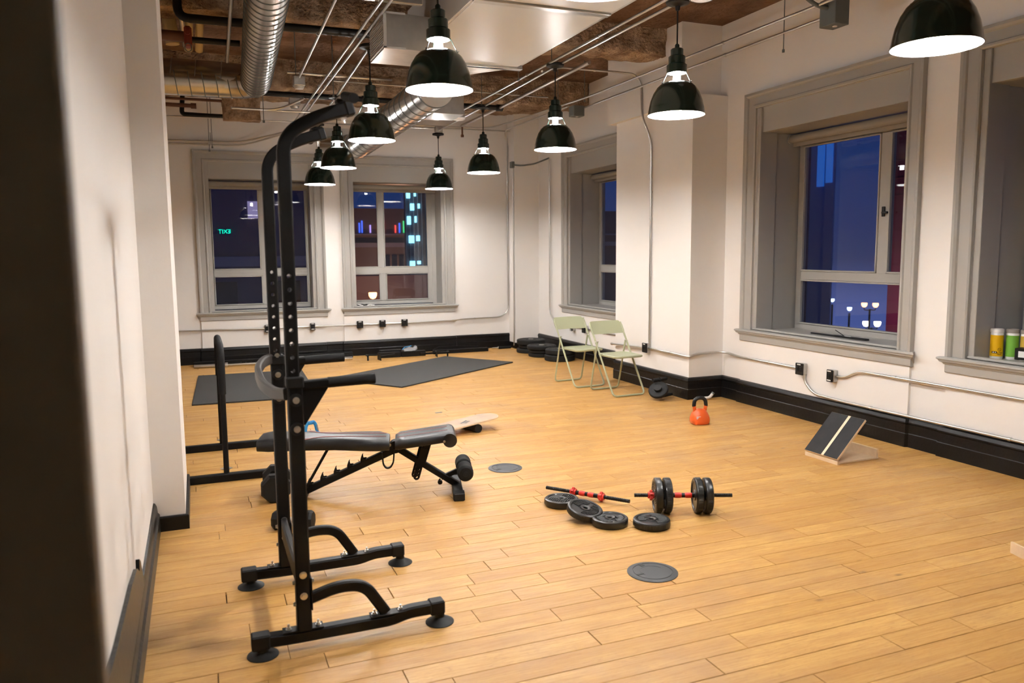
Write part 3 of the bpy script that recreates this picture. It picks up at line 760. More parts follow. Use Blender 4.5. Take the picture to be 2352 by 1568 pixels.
# ------------------------------------------------------------------ dip bar frame at the left
U = thing('dip_bar_frame', 'low black floor frame with upright padded hoop beside the left column', 'exercise frame', (.0, 6.29, 0))
for y in (-.49, .47):
    mb = MB(); mb.rect([(-.80, y, .0275), (.56, y, .0275)], .055, .055, (0, 0, 1), .006); mb.obj('floor_bar', 'satin', U)
for x in (.140, -.60):
    pts = fillet([(x, -.47, .03), (x, -.47, .90), (x, -.33, .945), (x, .33, .945), (x, .47, .90), (x, .47, .03)], .12, 8)
    mb = MB(); mb.tube(pts, .019, 14, (1, 0, 0)); h = mb.obj('hoop', 'satin', U, SM)
    mb = MB(); mb.tube(fillet([(x, -.47, .62), (x, -.47, .90), (x, -.33, .945), (x, .33, .945), (x, .47, .90), (x, .47, .62)], .12, 8), .025, 14, (1, 0, 0)); mb.obj('foam_sleeve', 'foam', h, SM)
    for y in (-.47, .47):
        for s_ in (-1, 1): hexbolt(U, (x + s_ * .019, y, .085), (s_, 0, 0), .008, True)

# ------------------------------------------------------------------ rubber mats
def mat_obj(label, c, a, b, ang):
    t = MB(); t.box((-a / 2, -b / 2, 0), (a / 2, b / 2, .016), .003); o = t.obj('rubber_mat', 'mat', None, None, (c[0], c[1], .0006)); o.rotation_euler = (0, 0, ang); tag(o, label, 'mat')
mat_obj('dark rubber floor mat lying askew in the middle of the floor, right of the tower', (2.852, 10.235), 2.43, 1.24, math.atan2(1.40, 1.99))
mat_obj('dark rubber floor mat behind the tower, beside the left column', (.60, 9.93), 1.32, 2.12, -.035)

# ------------------------------------------------------------------ free weights on the floor
PR = .108
def plate_mb(Mx, n=48):
    mb = MB()
    pr = [(.014, .006), (.020, .002), (.030, .002), (.034, .008), (.083, .008), (.088, .002), (.098, .001), (.106, .006), (.108, .014), (.108, .034), (.106, .042), (.098, .047), (.088, .046), (.083, .040), (.034, .040), (.030, .046), (.020, .046), (.014, .042), (.014, .006)]
    mb.lathe(pr, n, Mx); return mb
def plate_ribs(parent, Mx, name='ribs'):
    mb = MB()
    for k in range(-5, 6):
        y = k * .0135; w = math.sqrt(max(0, .080 ** 2 - y * y))
        for sx in (-1, 1):
            x0 = .036 if abs(y) < .034 else .012
            if w > x0 + .01 and not (sx > 0 and k > 1): mb.box((min(sx * x0, sx * w), y - .0035, .0395), (max(sx * x0, sx * w), y + .0035, .0455), .001, Mx @ Matrix.Rotation(.5, 4, 'Z'))
    o = mb.obj(name, 'plate', parent); o['kind'] = 'stuff'
    mb = MB()
    for k in range(30):
        a = k * .075 + .4; mb.box((.1055, -.0028, .010), (.1098, .0028, .038), .0012, Mx @ Matrix.Rotation(a, 4, 'Z'))
    o = mb.obj('grip_ridges', 'plate', parent); o['kind'] = 'stuff'
def loose_plate(label, loc, rz, rx=0, ry=0):
    t = thing('weight_plate', label, 'weight plate', loc, rz, 'loose black weight plates'); t.rotation_euler = (rx, ry, rz)
    I = Matrix.Identity(4); plate_mb(I).obj('disc', 'plate', t, .6); plate_ribs(t, I)
loose_plate('black weight plate lying flat under the left end of the spare bar', (2.087, 4.375, 0), .3)
loose_plate('black weight plate tilted on top of its two neighbours', (2.095, 4.080, .030), 1.6, .10, -.24)
loose_plate('black weight plate lying flat with the tilted plate leaning on it', (2.190, 3.935, 0), -.6)
loose_plate('black weight plate lying flat nearest the loaded dumbbell', (2.400, 3.815, 0), 2.4)

def threaded(mb, x0, x1, r, Mx=None):
    pr = [(0, 0)]; L = x1 - x0; n = int(L / .006)
    for i in range(n + 1):
        z = L * i / n; pr.append((r if i % 2 else r * .86, z))
    pr.append((0, L)); mb.lathe(pr, 12, (Mx or Matrix.Identity(4)) @ Matrix.Translation((x0, 0, 0)) @ Matrix.Rotation(PI / 2, 4, 'Y'))
def star_collar(x, parent):
    mb = MB(); n = 36; rr = [.028 + .005 * math.cos(6 * 2 * PI * i / n) for i in range(n)]
    mb.prism([(rr[i] * math.cos(2 * PI * i / n), rr[i] * math.sin(2 * PI * i / n)) for i in range(n)], .016, Matrix.Translation((x - .008, 0, 0)) @ Matrix.Rotation(PI / 2, 4, 'Y'))
    mb.cyl((x - .02, 0, 0), (x + .02, 0, 0), .020, 18); mb.obj('star_collar', 'red', parent, .6)
def dumbbell_bar(t):
    for s_ in (-1, 1):
        mb = MB(); threaded(mb, .085 if s_ > 0 else -.297, .297 if s_ > 0 else -.085, .0125); mb.obj('threaded_end', 'black', t, .5)
        mb = MB(); mb.lathe([(0, 0), (.014, 0), (.017, .012), (.017, .036), (.0155, .044), (0, .044)], 18, Matrix.Translation((s_ * .008, 0, 0)) @ Matrix.Rotation(s_ * PI / 2, 4, 'Y')); mb.obj('red_grip', 'red', t, SM)
    mb = MB(); mb.cyl((-.088, 0, 0), (.088, 0, 0), .0145, 16); mb.obj('grip_core', 'black', t, SM)
ang = math.atan2(3.829 - 4.065, 2.974 - 2.435)
D = thing('loaded_dumbbell', 'assembled dumbbell standing on four black plates with red grip', 'dumbbell', (2.703, 3.945, .1085), ang)
dumbbell_bar(D)
for x, f in ((-.155, 1), (-.098, 1), (.145, -1), (.088, -1)):
    Mx = Matrix.Translation((x - f * .024, 0, 0)) @ Matrix.Rotation(f * PI / 2, 4, 'Y') @ Matrix.Rotation(x * 30, 4, 'Z')
    Mx = Matrix.Translation((x + f * .024, 0, 0)) @ Matrix.Rotation(-f * PI / 2, 4, 'Y') @ Matrix.Rotation(x * 30, 4, 'Z')
    p = plate_mb(Mx).obj('weight_plate', 'plate', D, .6); plate_ribs(p, Mx)
star_collar(-.195, D)
ang = math.atan2(4.15 - 4.635, 2.452 - 2.089)
S = thing('spare_dumbbell_bar', 'bare threaded dumbbell bar with two red star collars lying behind the loose plates', 'bar', (2.282, 4.408, .034), ang)
dumbbell_bar(S); star_collar(-.095, S); star_collar(.105, S)

# ------------------------------------------------------------------ folding chairs
def make_chair():
    t = thing('folding_chair', '', 'chair')
    hw = .205
    for s_ in (-1, 1): pass
    front = fillet([(-hw, .262, .775), (-hw, -.245, .012), (hw, -.245, .012), (hw, .262, .775)], .055, 7)
    mb = MB(); mb.tube(front, .0105, 12, (0, 0, 1)); mb.obj('front_leg_frame', 'sage', t, SM)
    w2 = hw - .018
    rear = fillet([(-w2, .125, .575), (-w2, .270, .012), (w2, .270, .012), (w2, .125, .575)], .05, 7)
    mb = MB(); mb.tube(rear, .0100, 12, (0, 0, 1)); mb.obj('rear_leg_frame', 'sage', t, SM)
    for s_ in (-1, 1):
        mb = MB(); mb.cyl((s_ * (w2 - .014), .125, .577), (s_ * (hw + .014), .125, .577), .006, 8); mb.obj('pivot', 'bolt', t, SM)
    # seat: rounded board with a shallow raised border
    def rr(hx, y0, y1, r, z, n=5):
        out = []
        for cx, cy, a0 in ((hx - r, y0 + r, -90), (hx - r, y1 - r, 0), (-hx + r, y1 - r, 90), (-hx + r, y0 + r, 180)):
            for i in range(n + 1):
                a = math.radians(a0 + 90 * i / n); out.append((cx + r * math.cos(a), cy + r * math.sin(a), z))
        return out
    mb = MB(); rings = [[mb.b.verts.new(p) for p in rr(hx, y0, y1, r, z)] for hx, y0, y1, r, z in ((.178, -.248, .128, .045, .425), (.186, -.255, .135, .05, .430), (.187, -.256, .136, .05, .444), (.182, -.251, .131, .046, .450), (.165, -.235, .115, .04, .450), (.160, -.230, .110, .036, .446))]
    for r, q in zip(rings, rings[1:]):
        for i in range(len(r)): mb.b.faces.new((r[i], r[(i + 1) % len(r)], q[(i + 1) % len(r)], q[i]))
    mb.b.faces.new(rings[0][::-1]); mb.b.faces.new(rings[-1]); mb.obj('seat', 'sage', t, SM)
    # curved backrest panel between the tubes
    mb = MB(); n = 14; A = []; 
    for side in (0, 1):
        for i in range(n + 1):
            u = -1 + 2 * i / n; x = u * (hw + .012); bow = .028 * (1 - u * u)
            e = max(0, abs(u) - .80) / .20; sh = .045 * (1 - math.sqrt(max(0, 1 - e * e)))
            z0, z1 = .655 + sh * .5, .795 - sh
            def pt(z, off): return (x, .262 - (.775 - z) * .664 + bow + off, z)
            A.append([mb.b.verts.new(pt(z, -.008 + .016 * side)) for z in (z0, (z0 + z1) / 2, z1)])
    F, K = A[:n + 1], A[n + 1:]
    for G, fl in ((F, 0), (K, 1)):
        for i in range(n):
            for k in range(2): mb.b.faces.new((G[i][k], G[i + 1][k], G[i + 1][k + 1], G[i][k + 1]))
    for i in range(n):
        for k in (0, 2): mb.b.faces.new((F[i][k], F[i + 1][k], K[i + 1][k], K[i][k]))
    for i in (0, n):
        for k in range(2): mb.b.faces.new((F[i][k], F[i][k + 1], K[i][k + 1], K[i][k]))
    mb.obj('backrest', 'sage', t, SM)
    return t
ch = make_chair(); ch.location = (4.365, 7.690, 0); ch.rotation_euler = (0, 0, .06); ch['label'] = 'sage green folding chair standing nearer, beside the pier and the wheel'; ch['group'] = 'sage folding chairs'
c2 = copy_tree(ch); c2.location = (4.245, 8.395, 0); c2.rotation_euler = (0, 0, .07); c2['label'] = 'sage green folding chair behind the other one, next to the stacked bumper plates'

# ------------------------------------------------------------------ stacked bumper plates in the corner
def bumper(label, x, y, z, r, h, rot):
    t = thing('bumper_plate', label, 'weight plate', (x, y, z), rot, 'bumper plates stacked in the corner')
    mb = MB(); mb.lathe([(.03, 0), (r - .022, 0), (r - .006, .006), (r, .014), (r, h - .014), (r - .006, h - .006), (r - .022, h), (r - .05, h), (r - .056, h - .006), (.085, h - .006), (.08, h), (.03, h)], 44); mb.obj('disc', 'rubber', t, .6)
    mb = MB(); mb.lathe([(.026, h * .1), (.026, h + .001), (.042, h + .001), (.042, h * .1), (.026, h * .1)], 24); mb.obj('steel_hub', 'bolt', t, .6)
stacks = [((4.915, 11.44), [(.225, .068), (.200, .060), (.225, .082)]), ((4.87, 10.92), [(.200, .060), (.205, .052), (.225, .062)]), ((4.93, 10.39), [(.225, .095), (.222, .080)])]
words_ = [('back stack beside the corner column', ('bottom', 'middle', 'top')), ('middle stack between the two others', ('bottom', 'middle', 'top')), ('front stack behind the chair leg', ('lower', 'upper'))]
for (p, pl), (wh, lv) in zip(stacks, words_):
    z = 0
    for i, (r, h) in enumerate(pl):
        bumper('black rubber bumper plate, %s one of the %s' % (lv[i], wh), p[0] + .008 * (i % 2), p[1] - .006 * i, z, r, h, i); z += h + .0005

# ------------------------------------------------------------------ roller wheel leaning by the pier, kettlebell, door stop
A = thing('ab_roller', 'black exercise wheel with padded grips lying tilted on the floor by the pier', 'exercise wheel', (4.545, 7.12, 0), .35)
Mx = Matrix.Translation((0, 0, .108)) @ Matrix.Rotation(-.72, 4, 'Y') @ Matrix.Rotation(.25, 4, 'X')
mb = MB(); mb.lathe([(.0, -.016), (.086, -.020), (.100, -.018), (.106, -.010), (.106, .012), (.100, .020), (.086, .022), (0, .016)], 36, Mx); mb.obj('wheel', 'rubber', A, .6)
mb = MB(); mb.cyl(Mx @ V((0, 0, .015)), Mx @ V((0, 0, .050)), .042, 20); mb.obj('hub', 'black', A, SM)
mb = MB(); mb.box((-.028, -.028, -.095), (.028, .028, -.014), .008, Mx @ Matrix.Translation((.02, -.03, 0))); mb.box((-.045, -.012, -.075), (-.025, .012, -.05), .004, Mx @ Matrix.Translation((.0, -.035, 0))); mb.obj('brake_block', 'black', A)
mb = MB(); mb.cyl(Mx @ V((.02, -.03, -.094)), Mx @ V((.02, -.03, -.101)), .016, 16); mb.obj('chrome_cap', 'chrome', A, SM)
mb = MB(); mb.cyl((.045, .03, .12), (.09, .05, .205), .011, 12); mb.obj('grip_stem', 'satin', A, SM)
for a, b in (((-.005, .07, .206), (.075, .055, .208)), ((.09, .050, .208), (.175, .03, .212))):
    mb = MB(); mb.cyl(a, b, .020, 16); mb.obj('foam_grip', 'foam', A, SM)
mb = MB(); mb.cyl((.06, .02, .030), (.235, .0, .036), .017, 16); mb.obj('foam_grip', 'foam', A, SM)

Kb = thing('kettlebell', 'orange kettlebell with black handle standing on the floor', 'kettlebell', (4.262, 5.975, 0), -.22)
t = bmesh.new(); prof = [(.060, .058, 0), (.078, .070, .006), (.088, .074, .035), (.086, .072, .065), (.074, .060, .100), (.052, .044, .132), (.030, .030, .142)]
rings = []
for a, b, z in prof:
    ring = []
    for i in range(32):
        th = 2 * PI * i / 32; c, s_ = math.cos(th), math.sin(th); p = .55 + .3 * min(1, z / .14)
        ring.append(t.verts.new((a * math.copysign(abs(c) ** p, c), b * math.copysign(abs(s_) ** p, s_), z)))
    rings.append(ring)
for r, q in zip(rings, rings[1:]):
    for i in range(32): t.faces.new((r[i], r[(i + 1) % 32], q[(i + 1) % 32], q[i]))
t.faces.new(rings[0][::-1]); t.faces.new(rings[-1])
mb = MB(); mb.merge(t); mb.obj('body', 'orange', Kb, 1.0)
H = [(-.048, 0, .120), (-.058, 0, .175), (-.052, 0, .222), (-.022, 0, .243), (.022, 0, .243), (.052, 0, .222), (.058, 0, .175), (.048, 0, .120)]
mb = MB(); mb.tube(fillet(H, .04, 4), .0165, 14, (0, 1, 0)); mb.obj('horn', 'orange', Kb, SM)
mb = MB(); mb.tube(fillet([(-.0565, 0, .168)] + H[1:7] + [(.0565, 0, .168)], .04, 4), .0178, 14, (0, 1, 0)); mb.obj('handle_coating', 'vinyl', Kb, SM)
for z, w in ((.062, .020), (.053, .021), (.044, .020)):
    mb = MB(); mb.box((-.036 - w, -.0755, z), (-.036 + w, -.0715, z + .0055), .001, Matrix.Rotation(-.1, 4, 'X') @ Matrix.Translation((0, .001, .007))); mb.obj('print', 'white', Kb)

ds = thing('door_stop', 'small pale hook with grey tip on the floor against the black baseboard', 'door stop', (5.06, 6.945, 0))
mb = MB(); mb.tube(fillet([(-.05, 0, .016), (.0, -.01, .018), (.025, -.012, .035), (.045, -.012, .058)], .02, 4), .0155, 12); mb.obj('bent_arm', 'smoke', ds, SM)
mb = MB(); mb.cyl((.043, -.012, .055), (.055, -.012, .070), .017, 12); mb.obj('tip', 'boxgrey', ds, SM)

# ------------------------------------------------------------------ slant board
W = thing('slant_board', 'wooden slant board with black grip top and pale centre stripe by the right wall', 'slant board', (4.35, 4.545, 0), .02)
mb = MB(); mb.box((0, -.165, 0), (.02, .165, .030), .001); mb.box((.02, -.15, 0), (.43, .15, .012), .001); mb.box((.405, -.15, .012), (.425, .15, .075), .001); mb.obj('base_board', 'ply', W)
for s_ in (-1, 1):
    mb = MB(); y0 = .148 if s_ > 0 else -.165
    a, b = (.0, .028), (.43, .132)
    outer = [(.0, 0), (.43, 0), (.43, .132), (.418, .137), (.0, .030)]
    slot0, slot1 = (.18, .045), (.245, .066)
    Mxx = Matrix(((1, 0, 0, 0), (0, 0, 1, y0), (0, 1, 0, 0), (0, 0, 0, 1)))
    mb.prism(outer, .017, Mxx); o = mb.obj('side_panel', 'ply', W)
    bool_cut(o, [((slot0[0] + (slot1[0] - slot0[0]) * k / 6, y0 - .03, slot0[1] + (slot1[1] - slot0[1]) * k / 6), (slot0[0] + (slot1[0] - slot0[0]) * k / 6, y0 + .05, slot0[1] + (slot1[1] - slot0[1]) * k / 6), .0105) for k in range(7)])
tilt = -.80; Mt = Matrix.Translation((.006, 0, .032)) @ Matrix.Rotation(tilt, 4, 'Y')
mb = MB(); mb.box((0, -.165, 0), (.385, .165, .018), .0015, Mt); tb = mb.obj('tilting_board', 'ply', W)
for y0, y1 in ((-.163, -.030), (-.004, .163)):
    mb = MB(); mb.box((.002, y0, .0182), (.383, y1, .0195), 0, Mt); mb.obj('grip_sheet', 'grit', tb)
mb = MB(); mb.box((0, -.0085, 0), (.20, .0085, .018), .001, Matrix.Translation((.24, .06, .012)) @ Matrix.Rotation(-1.12, 4, 'Y')); mb.obj('prop', 'ply', W)

# ------------------------------------------------------------------ floor outlet covers, small plate
def cover(label, x, y, rz):
    t = thing('floor_outlet_cover', label, 'floor cover', (x, y, .0006), rz, 'round floor outlet covers')
    mb = MB(); mb.lathe([(0, 0), (.126, 0), (.126, .003), (.118, .006), (.1005, .0065), (.0995, .0045), (.0965, .0045), (.0955, .0065), (0, .0068)], 56); mb.obj('lid', 'plastic', t, .5)
    mb = MB(); mb.lathe([(.062, .0066), (.062, .0074), (.0635, .0074), (.0635, .0066)], 40, None, .2, 3.4); mb.obj('lid_ridge', 'plastic', t)
    mb = MB(); mb.box((-.098, -.007, .0066), (-.060, .007, .0088), .001); mb.obj('tab', 'black', t)
    mb = MB(); mb.box((-.012, .072, .0066), (.012, .10, .0082), .001); mb.obj('tab', 'black', t)
cover('round dark floor outlet cover in the foreground, nearest the loose plates', 2.047, 3.240, .15)
cover('round dark floor outlet cover farther back, beside the weight bench', 2.067, 5.305, .5)
mb = MB(); mb.box((-.036, -.014, .0), (.036, .014, .003), .001); o = mb.obj('floor_plate', 'boxgrey', None, None, (2.198, 7.463, .0006)); o.rotation_euler = (0, 0, .15); tag(o, 'tiny grey metal plate set in the floor behind the bench', 'floor plate')

# ------------------------------------------------------------------ push-up handle, balance board, stray board
Pu = thing('pushup_handle', 'blue push-up handle with ridged grip on a round swivel base behind the bench', 'push-up handle', (.885, 6.99, 0), .5)
mb = MB(); mb.lathe([(0, 0), (.080, 0), (.088, .004), (.088, .014), (.080, .022), (.052, .025), (0, .026)], 36); mb.obj('base', 'blue', Pu, .6)
mb = MB(); mb.lathe([(.0, .026), (.050, .025), (.046, .034), (.030, .038), (0, .039)], 30); mb.obj('swivel', 'greyplastic', Pu, SM)
mb = MB(); mb.rect(fillet([(-.066, 0, .018), (-.050, 0, .09), (-.034, 0, .112), (.034, 0, .112), (.050, 0, .09), (.066, 0, .018)], .02, 5), .030, .020, (0, 1, 0), .006); hh = mb.obj('arch', 'blue', Pu, SM)
for k in range(7):
    mb = MB(); mb.cyl((-.030 + k * .010 - .0032, 0, .1125), (-.030 + k * .010 + .0032, 0, .1125), .0175, 14); mb.obj('grip_ridge', 'blue', hh, SM)
mb = MB(); mb.rect([(.068, 0, .03), (.056, 0, .088)], .0315, .014, (1, 0, 0), .003); mb.obj('inner_cover', 'greyplastic', hh)

Bb = thing('balance_board', 'pale wooden balance board with rounded ends on a black roller behind the bench', 'balance board', (2.14, 6.56, 0), math.atan2(.127, .468))
n = 22; L, hwid = .38, .128; pts = []
for i in range(n):
    a = -PI / 2 + PI * i / (n - 1); pts.append((L - hwid + hwid * math.cos(a) * 1.0, hwid * math.sin(a)))
for i in range(n):
    a = PI / 2 + PI * i / (n - 1); pts.append((-L + hwid + hwid * math.cos(a), hwid * math.sin(a)))
Mt = Matrix.Translation((0, 0, .0745)) @ Matrix.Rotation(-.075, 4, 'Y')
mb = MB(); mb.prism(pts, .011, Mt); dk = mb.obj('deck', 'ply', Bb, .6)
mb = MB(); mb.prism([(x * .985, y * .96) for x, y in pts], .0012, Mt @ Matrix.Translation((0, 0, .011))); mb.obj('deck_print', 'deck', dk)
for k in range(3):
    mb = MB(); mb.box((-.012 + k * .028, -.06, .0122), (.004 + k * .028, -.005 - .01 * k, .0130), 0, Mt @ Matrix.Rotation(.5, 4, 'Z')); mb.obj('lettering_stroke', 'plastic', dk)
mb = MB(); mb.box((-.03, -.02, .0122), (.075, -.006, .0130), 0, Mt @ Matrix.Rotation(.5, 4, 'Z')); mb.obj('lettering_stroke', 'plastic', dk)
mb = MB(); mb.cyl((.10, -.125, .0385), (.10, .125, .0385), .0385, 28); mb.obj('roller', 'rubber', Bb, SM)

mb = MB(); cc = fillet([(0, 0, .030), (-.030, -.10, .031), (-.035, -.35, .034)], .08, 5)
mb.sweep(cc, [(-.006, -.030), (.006, -.030), (.006, .030), (-.006, .030)]); o = mb.obj('plywood_board', 'ply', None, None, (3.915, 2.72, .0))
tag(o, 'corner of a curved plywood board at the right edge of the photo', 'board')

# ------------------------------------------------------------------ rack parts lying along the back wall
def bar_thing(name, label, cat, loc, rz=0): return thing(name, label, cat, loc, rz)
Bl = bar_thing('barbell', 'long steel barbell lying in front of the black uprights at the far wall', 'barbell', (1.03, 11.80, .026), -.03)
mb = MB(); mb.cyl((-.66, 0, 0), (.66, 0, 0), .014, 14); mb.obj('shaft', 'wornsteel', Bl, SM)
for s_ in (-1, 1):
    mb = MB(); mb.cyl((s_ * .69, 0, 0), (s_ * 1.105, 0, 0), .0255, 20); mb.obj('sleeve', 'wornsteel' if s_ < 0 else 'chrome', Bl, SM)
    mb = MB(); mb.cyl((s_ * .655, 0, 0), (s_ * .69, 0, 0), .036, 20); mb.obj('collar', 'bolt', Bl, SM)
R1 = bar_thing('rack_upright', 'black perforated rack upright lying behind the barbell, left of the tower', 'rack part', (.66, 12.00, 0), -.015)
mb = MB(); mb.box((-.74, -.0375, 0), (.80, .0375, .070), .005); o = mb.obj('perforated_tube', 'satin', R1)
bool_cut(o, [((-.10 + .07 * k, -.06, .035), (-.10 + .07 * k, .06, .035), .010) for k in range(10)])
R2 = bar_thing('rack_crossbar', 'thick black box beam with slanted gusset lying right of the tower at the far wall', 'rack part', (1.62, 12.09, 0), -.01)
mb = MB(); mb.box((-.46, -.04, 0), (.58, .04, .085), .005); mb.obj('box_tube', 'satin', R2)
mb = MB(); mb.prism([(.10, .0855), (.40, .0855), (.47, .0855), (.34, .118), (.26, .118)], .008, Matrix(((1, 0, 0, 0), (0, 0, 1, .02), (0, 1, 0, 0), (0, 0, 0, 1)))); mb.obj('gusset', 'satin', R2)
mb = MB(); mb.cyl((.50, -.0405, .042), (.50, -.043, .042), .011, 12); mb.obj('hole_rim', 'rubber', R2, SM)
R3 = bar_thing('rack_crossbar', 'black box beam in two joined lengths lying under the clear plastic bag', 'rack part', (2.93, 11.78, 0), .0)
for a, b in ((-.40, -.055), (-.045, .34)):
    mb = MB(); mb.box((a, -.04, 0), (b, .04, .085), .005); mb.obj('box_tube', 'satin', R3)
mb = MB(); mb.box((-.36, .045, 0), (-.02, .13, .11), .006); mb.obj('foot_plate', 'satin', R3)
def jhook(label, x, y, rz):
    t = bar_thing('spotter_arm', label, 'rack part', (x, y, 0), rz)
    mb = MB(); mb.box((-.004, -.10, 0), (.004, .06, .085), .001); mb.obj('end_plate', 'satin', t)
    mb = MB(); mb.rect([(.004, -.06, .052), (.26, .03, .060)], .03, .03, (0, 0, 1), .004); mb.obj('arm', 'satin', t, SM)
    mb = MB(); mb.rect([(-.01, .05, .07), (-.17, .075, .075), (-.17, .0, .075), (-.17, .0, .0)], .022, .022, (0, 0, 1), .003); mb.obj('hook', 'satin', t)
jhook('black bracket with end plate lying at the left end of the jointed beam', 2.50, 11.58, .1)
jhook('black bracket with end plate lying at the right end of the jointed beam', 3.39, 11.55, PI - .1)
R4 = bar_thing('rack_crossbar', 'black box beam with tapered plate lying at the right end of the far wall', 'rack part', (3.90, 11.86, 0), .0)
mb = MB(); mb.box((-.48, -.035, 0), (.44, .035, .062), .005); mb.obj('box_tube', 'satin', R4)
mb = MB(); mb.prism([(-.46, .07), (.30, .07), (.30, .083), (.0, .105), (-.36, .105)], .010, Matrix(((1, 0, 0, 0), (0, 0, 1, .06), (0, 1, 0, 0), (0, 0, 0, 1)))); mb.box((-.46, .056, 0), (.30, .072, .07)); mb.obj('tapered_plate', 'satin', R4)
Hd = bar_thing('cable_handle', 'short black cable handle with chrome clips at the corner end of the baseboard', 'handle', (4.60, 12.02, .022), .05)
mb = MB(); mb.cyl((-.02, 0, 0), (.21, 0, 0), .021, 16); mb.obj('grip', 'foam', Hd, SM)
mb = MB(); mb.cyl((-.13, 0, 0), (-.02, 0, 0), .012, 12); mb.cyl((-.03, 0, 0), (-.018, 0, 0), .021, 14); mb.obj('chrome_end', 'chrome', Hd, SM)
for k in range(4):
    mb = MB(); mb.tube([(-.20 - .035 * k + .022 * math.cos(a), .014 * math.sin(a), .012 * (k % 2)) for a in [2 * PI * i / 12 for i in range(12)]], .005, 6, closed=True); mb.obj('chain_link', 'chrome', Hd, SM)
t = bmesh.new(); bmesh.ops.create_grid(t, x_segments=14, y_segments=10, size=1)
for v in t.verts:
    p = v.co.copy(); r = noise.noise(V((p.x * 2.2, p.y * 2.6, 3))) * .03
    up_ = .055 * (1 - min(1, abs(p.y) ** 2)) * (1 - .5 * abs(p.x)) + max(0, p.x - .55) * .10
    v.co = V((p.x * .105, p.y * .06, .008 + up_ * .9 + abs(r) * .8))
q = bmesh.ops.extrude_face_region(t, geom=list(t.faces)); 
for v in [g for g in q['geom'] if isinstance(g, bmesh.types.BMVert)]: v.co.z = max(.0, v.co.z - .008 - .6 * max(0, v.co.z - .012))
Pb = thing('plastic_bag', 'crumpled clear plastic bag with blue seal lying on the black beam', 'bag', (3.02, 11.775, .087), .15)
mb = MB(); mb.merge(t); mb.obj('sheet', 'bag', Pb, 1.2)
mb = MB(); mb.sweep([(-.14, -.06, .035), (-.08, .0, .062), (.0, .05, .060), (.06, .06, .07)], [(-.003, -.005), (.003, -.005), (.003, .005), (-.003, .005)]); mb.obj('seal_strip', 'blue', Pb)

# ------------------------------------------------------------------ things on the window sills
def can(label, lab_mat, loc, rz, detailed=False):
    t = thing('wipes_canister', label, 'canister', loc, rz, 'wipes canisters on the sill')
    mb = MB(); mb.lathe([(0, 0), (.040, 0), (.042, .004), (.042, .205), (.040, .210), (0, .2105)], 32); mb.obj('tub', 'white', t, .6)
    mb = MB(); mb.lathe([(.0424, .022), (.0430, .022), (.0430, .178), (.0424, .178)], 32); mb.obj('label', lab_mat, t, .6)
    mb = MB(); mb.lathe([(.043, .196), (.045, .198), (.045, .218), (.042, .223), (.034, .224), (.032, .219), (0, .218)], 32); mb.obj('cap', 'greyplastic' if not detailed else 'smoke', t, .6)
    return t
Rot = lambda a: Matrix.Rotation(a, 4, 'Z')
k1 = can('yellow labelled canister of wipes, leftmost on the sill at the right edge', 'yellow', (5.475, 4.015, .777), 0, True)
for s, size, z, a in (('Do Not', .013, .050, .28), ('Flush', .013, .038, .28)):
    me = text_mesh(s, size, .0004, Matrix.Rotation(-2.35 + a, 4, 'Z') @ Matrix.Translation((.0433, 0, z)) @ Matrix.Rotation(PI / 2, 4, 'Z') @ Matrix.Rotation(PI / 2, 4, 'X')); link('lettering', me, 'black', k1)
Mf = Matrix.Rotation(-2.35 + .28, 4, 'Z') @ Matrix.Translation((.0433, 0, .072)) @ Matrix.Rotation(PI / 2, 4, 'Y')
mb = MB(); mb.tube([(.011 * math.cos(a), .011 * math.sin(a), 0) for a in [2 * PI * i / 20 for i in range(20)]], .0009, 6, closed=True); 
mb.merge(MB().cyl((-.008, -.008, 0), (.008, .008, 0), .0009, 6).b, None); mb.b.verts.ensure_lookup_table(); o = mb.obj('no_flush_icon', 'black', k1); o.data.transform(Mf)
Mf = Matrix.Rotation(-2.35 - .45, 4, 'Z') @ Matrix.Translation((.0433, 0, .052)) @ Matrix.Rotation(PI / 2, 4, 'Z') @ Matrix.Rotation(PI / 2, 4, 'X')
mb = MB(); mb.box((-.016, -.0075, -.0005), (.016, .0075, .0006), .0004, Mf); mb.obj('black_pill', 'black', k1)
for x in (-.007, .007):
    mb = MB(); mb.box((x - .0035, -.004, .0006), (x + .0035, .004, .0010), 0, Mf); mb.obj('pill_mark', 'white', k1)
can('green labelled canister of wipes behind the yellow one on the sill', 'limegreen', (5.545, 3.945, .777), .6)
can('amber labelled canister of wipes behind the small black box', 'dullyellow', (5.575, 3.855, .777), .3)
mb = MB(); mb.box((-.045, -.075, 0), (.045, .075, .082), .003); o = mb.obj('small_box', 'black', None, None, (5.475, 3.77, .798)); o.rotation_euler = (0, 0, .25); tag(o, 'small black box with white label at the right edge of the sill', 'box')
mb = MB(); mb.box((-.0462, -.01, .018), (-.0452, .05, .062)); lb = mb.obj('white_label', 'white', o)
fb_ = thing('flat_blade', 'long black flat blade and clip lying on the sill of the big window', 'blade', (5.56, 5.60, .778), 0)
mb = MB(); mb.prism([(-.022, .38), (.012, .40), (.020, .05), (.012, -.05), (-.030, -.04)], .010); mb.obj('blade', 'black', fb_)
mb = MB(); mb.prism([(-.035, .06), (-.005, .05), (.0, -.30), (-.012, -.33), (-.040, -.31)], .016); mb.obj('clip_body', 'black', fb_)
mb = MB(); mb.box((-.03, -.13, .016), (-.018, -.06, .019)); mb.obj('white_mark', 'white', fb_)
mb = MB(); mb.box((-.004, -.07, 0), (.004, .07, .004), 0, Matrix.Translation((.0, .02, .03)) @ Matrix.Rotation(.4, 4, 'X')); mb.obj('lever', 'black', fb_)
sn = thing('tangled_straps', 'small tangle of black straps and clear clips on the far window sill', 'straps', (2.46, 12.43, .756), 0)
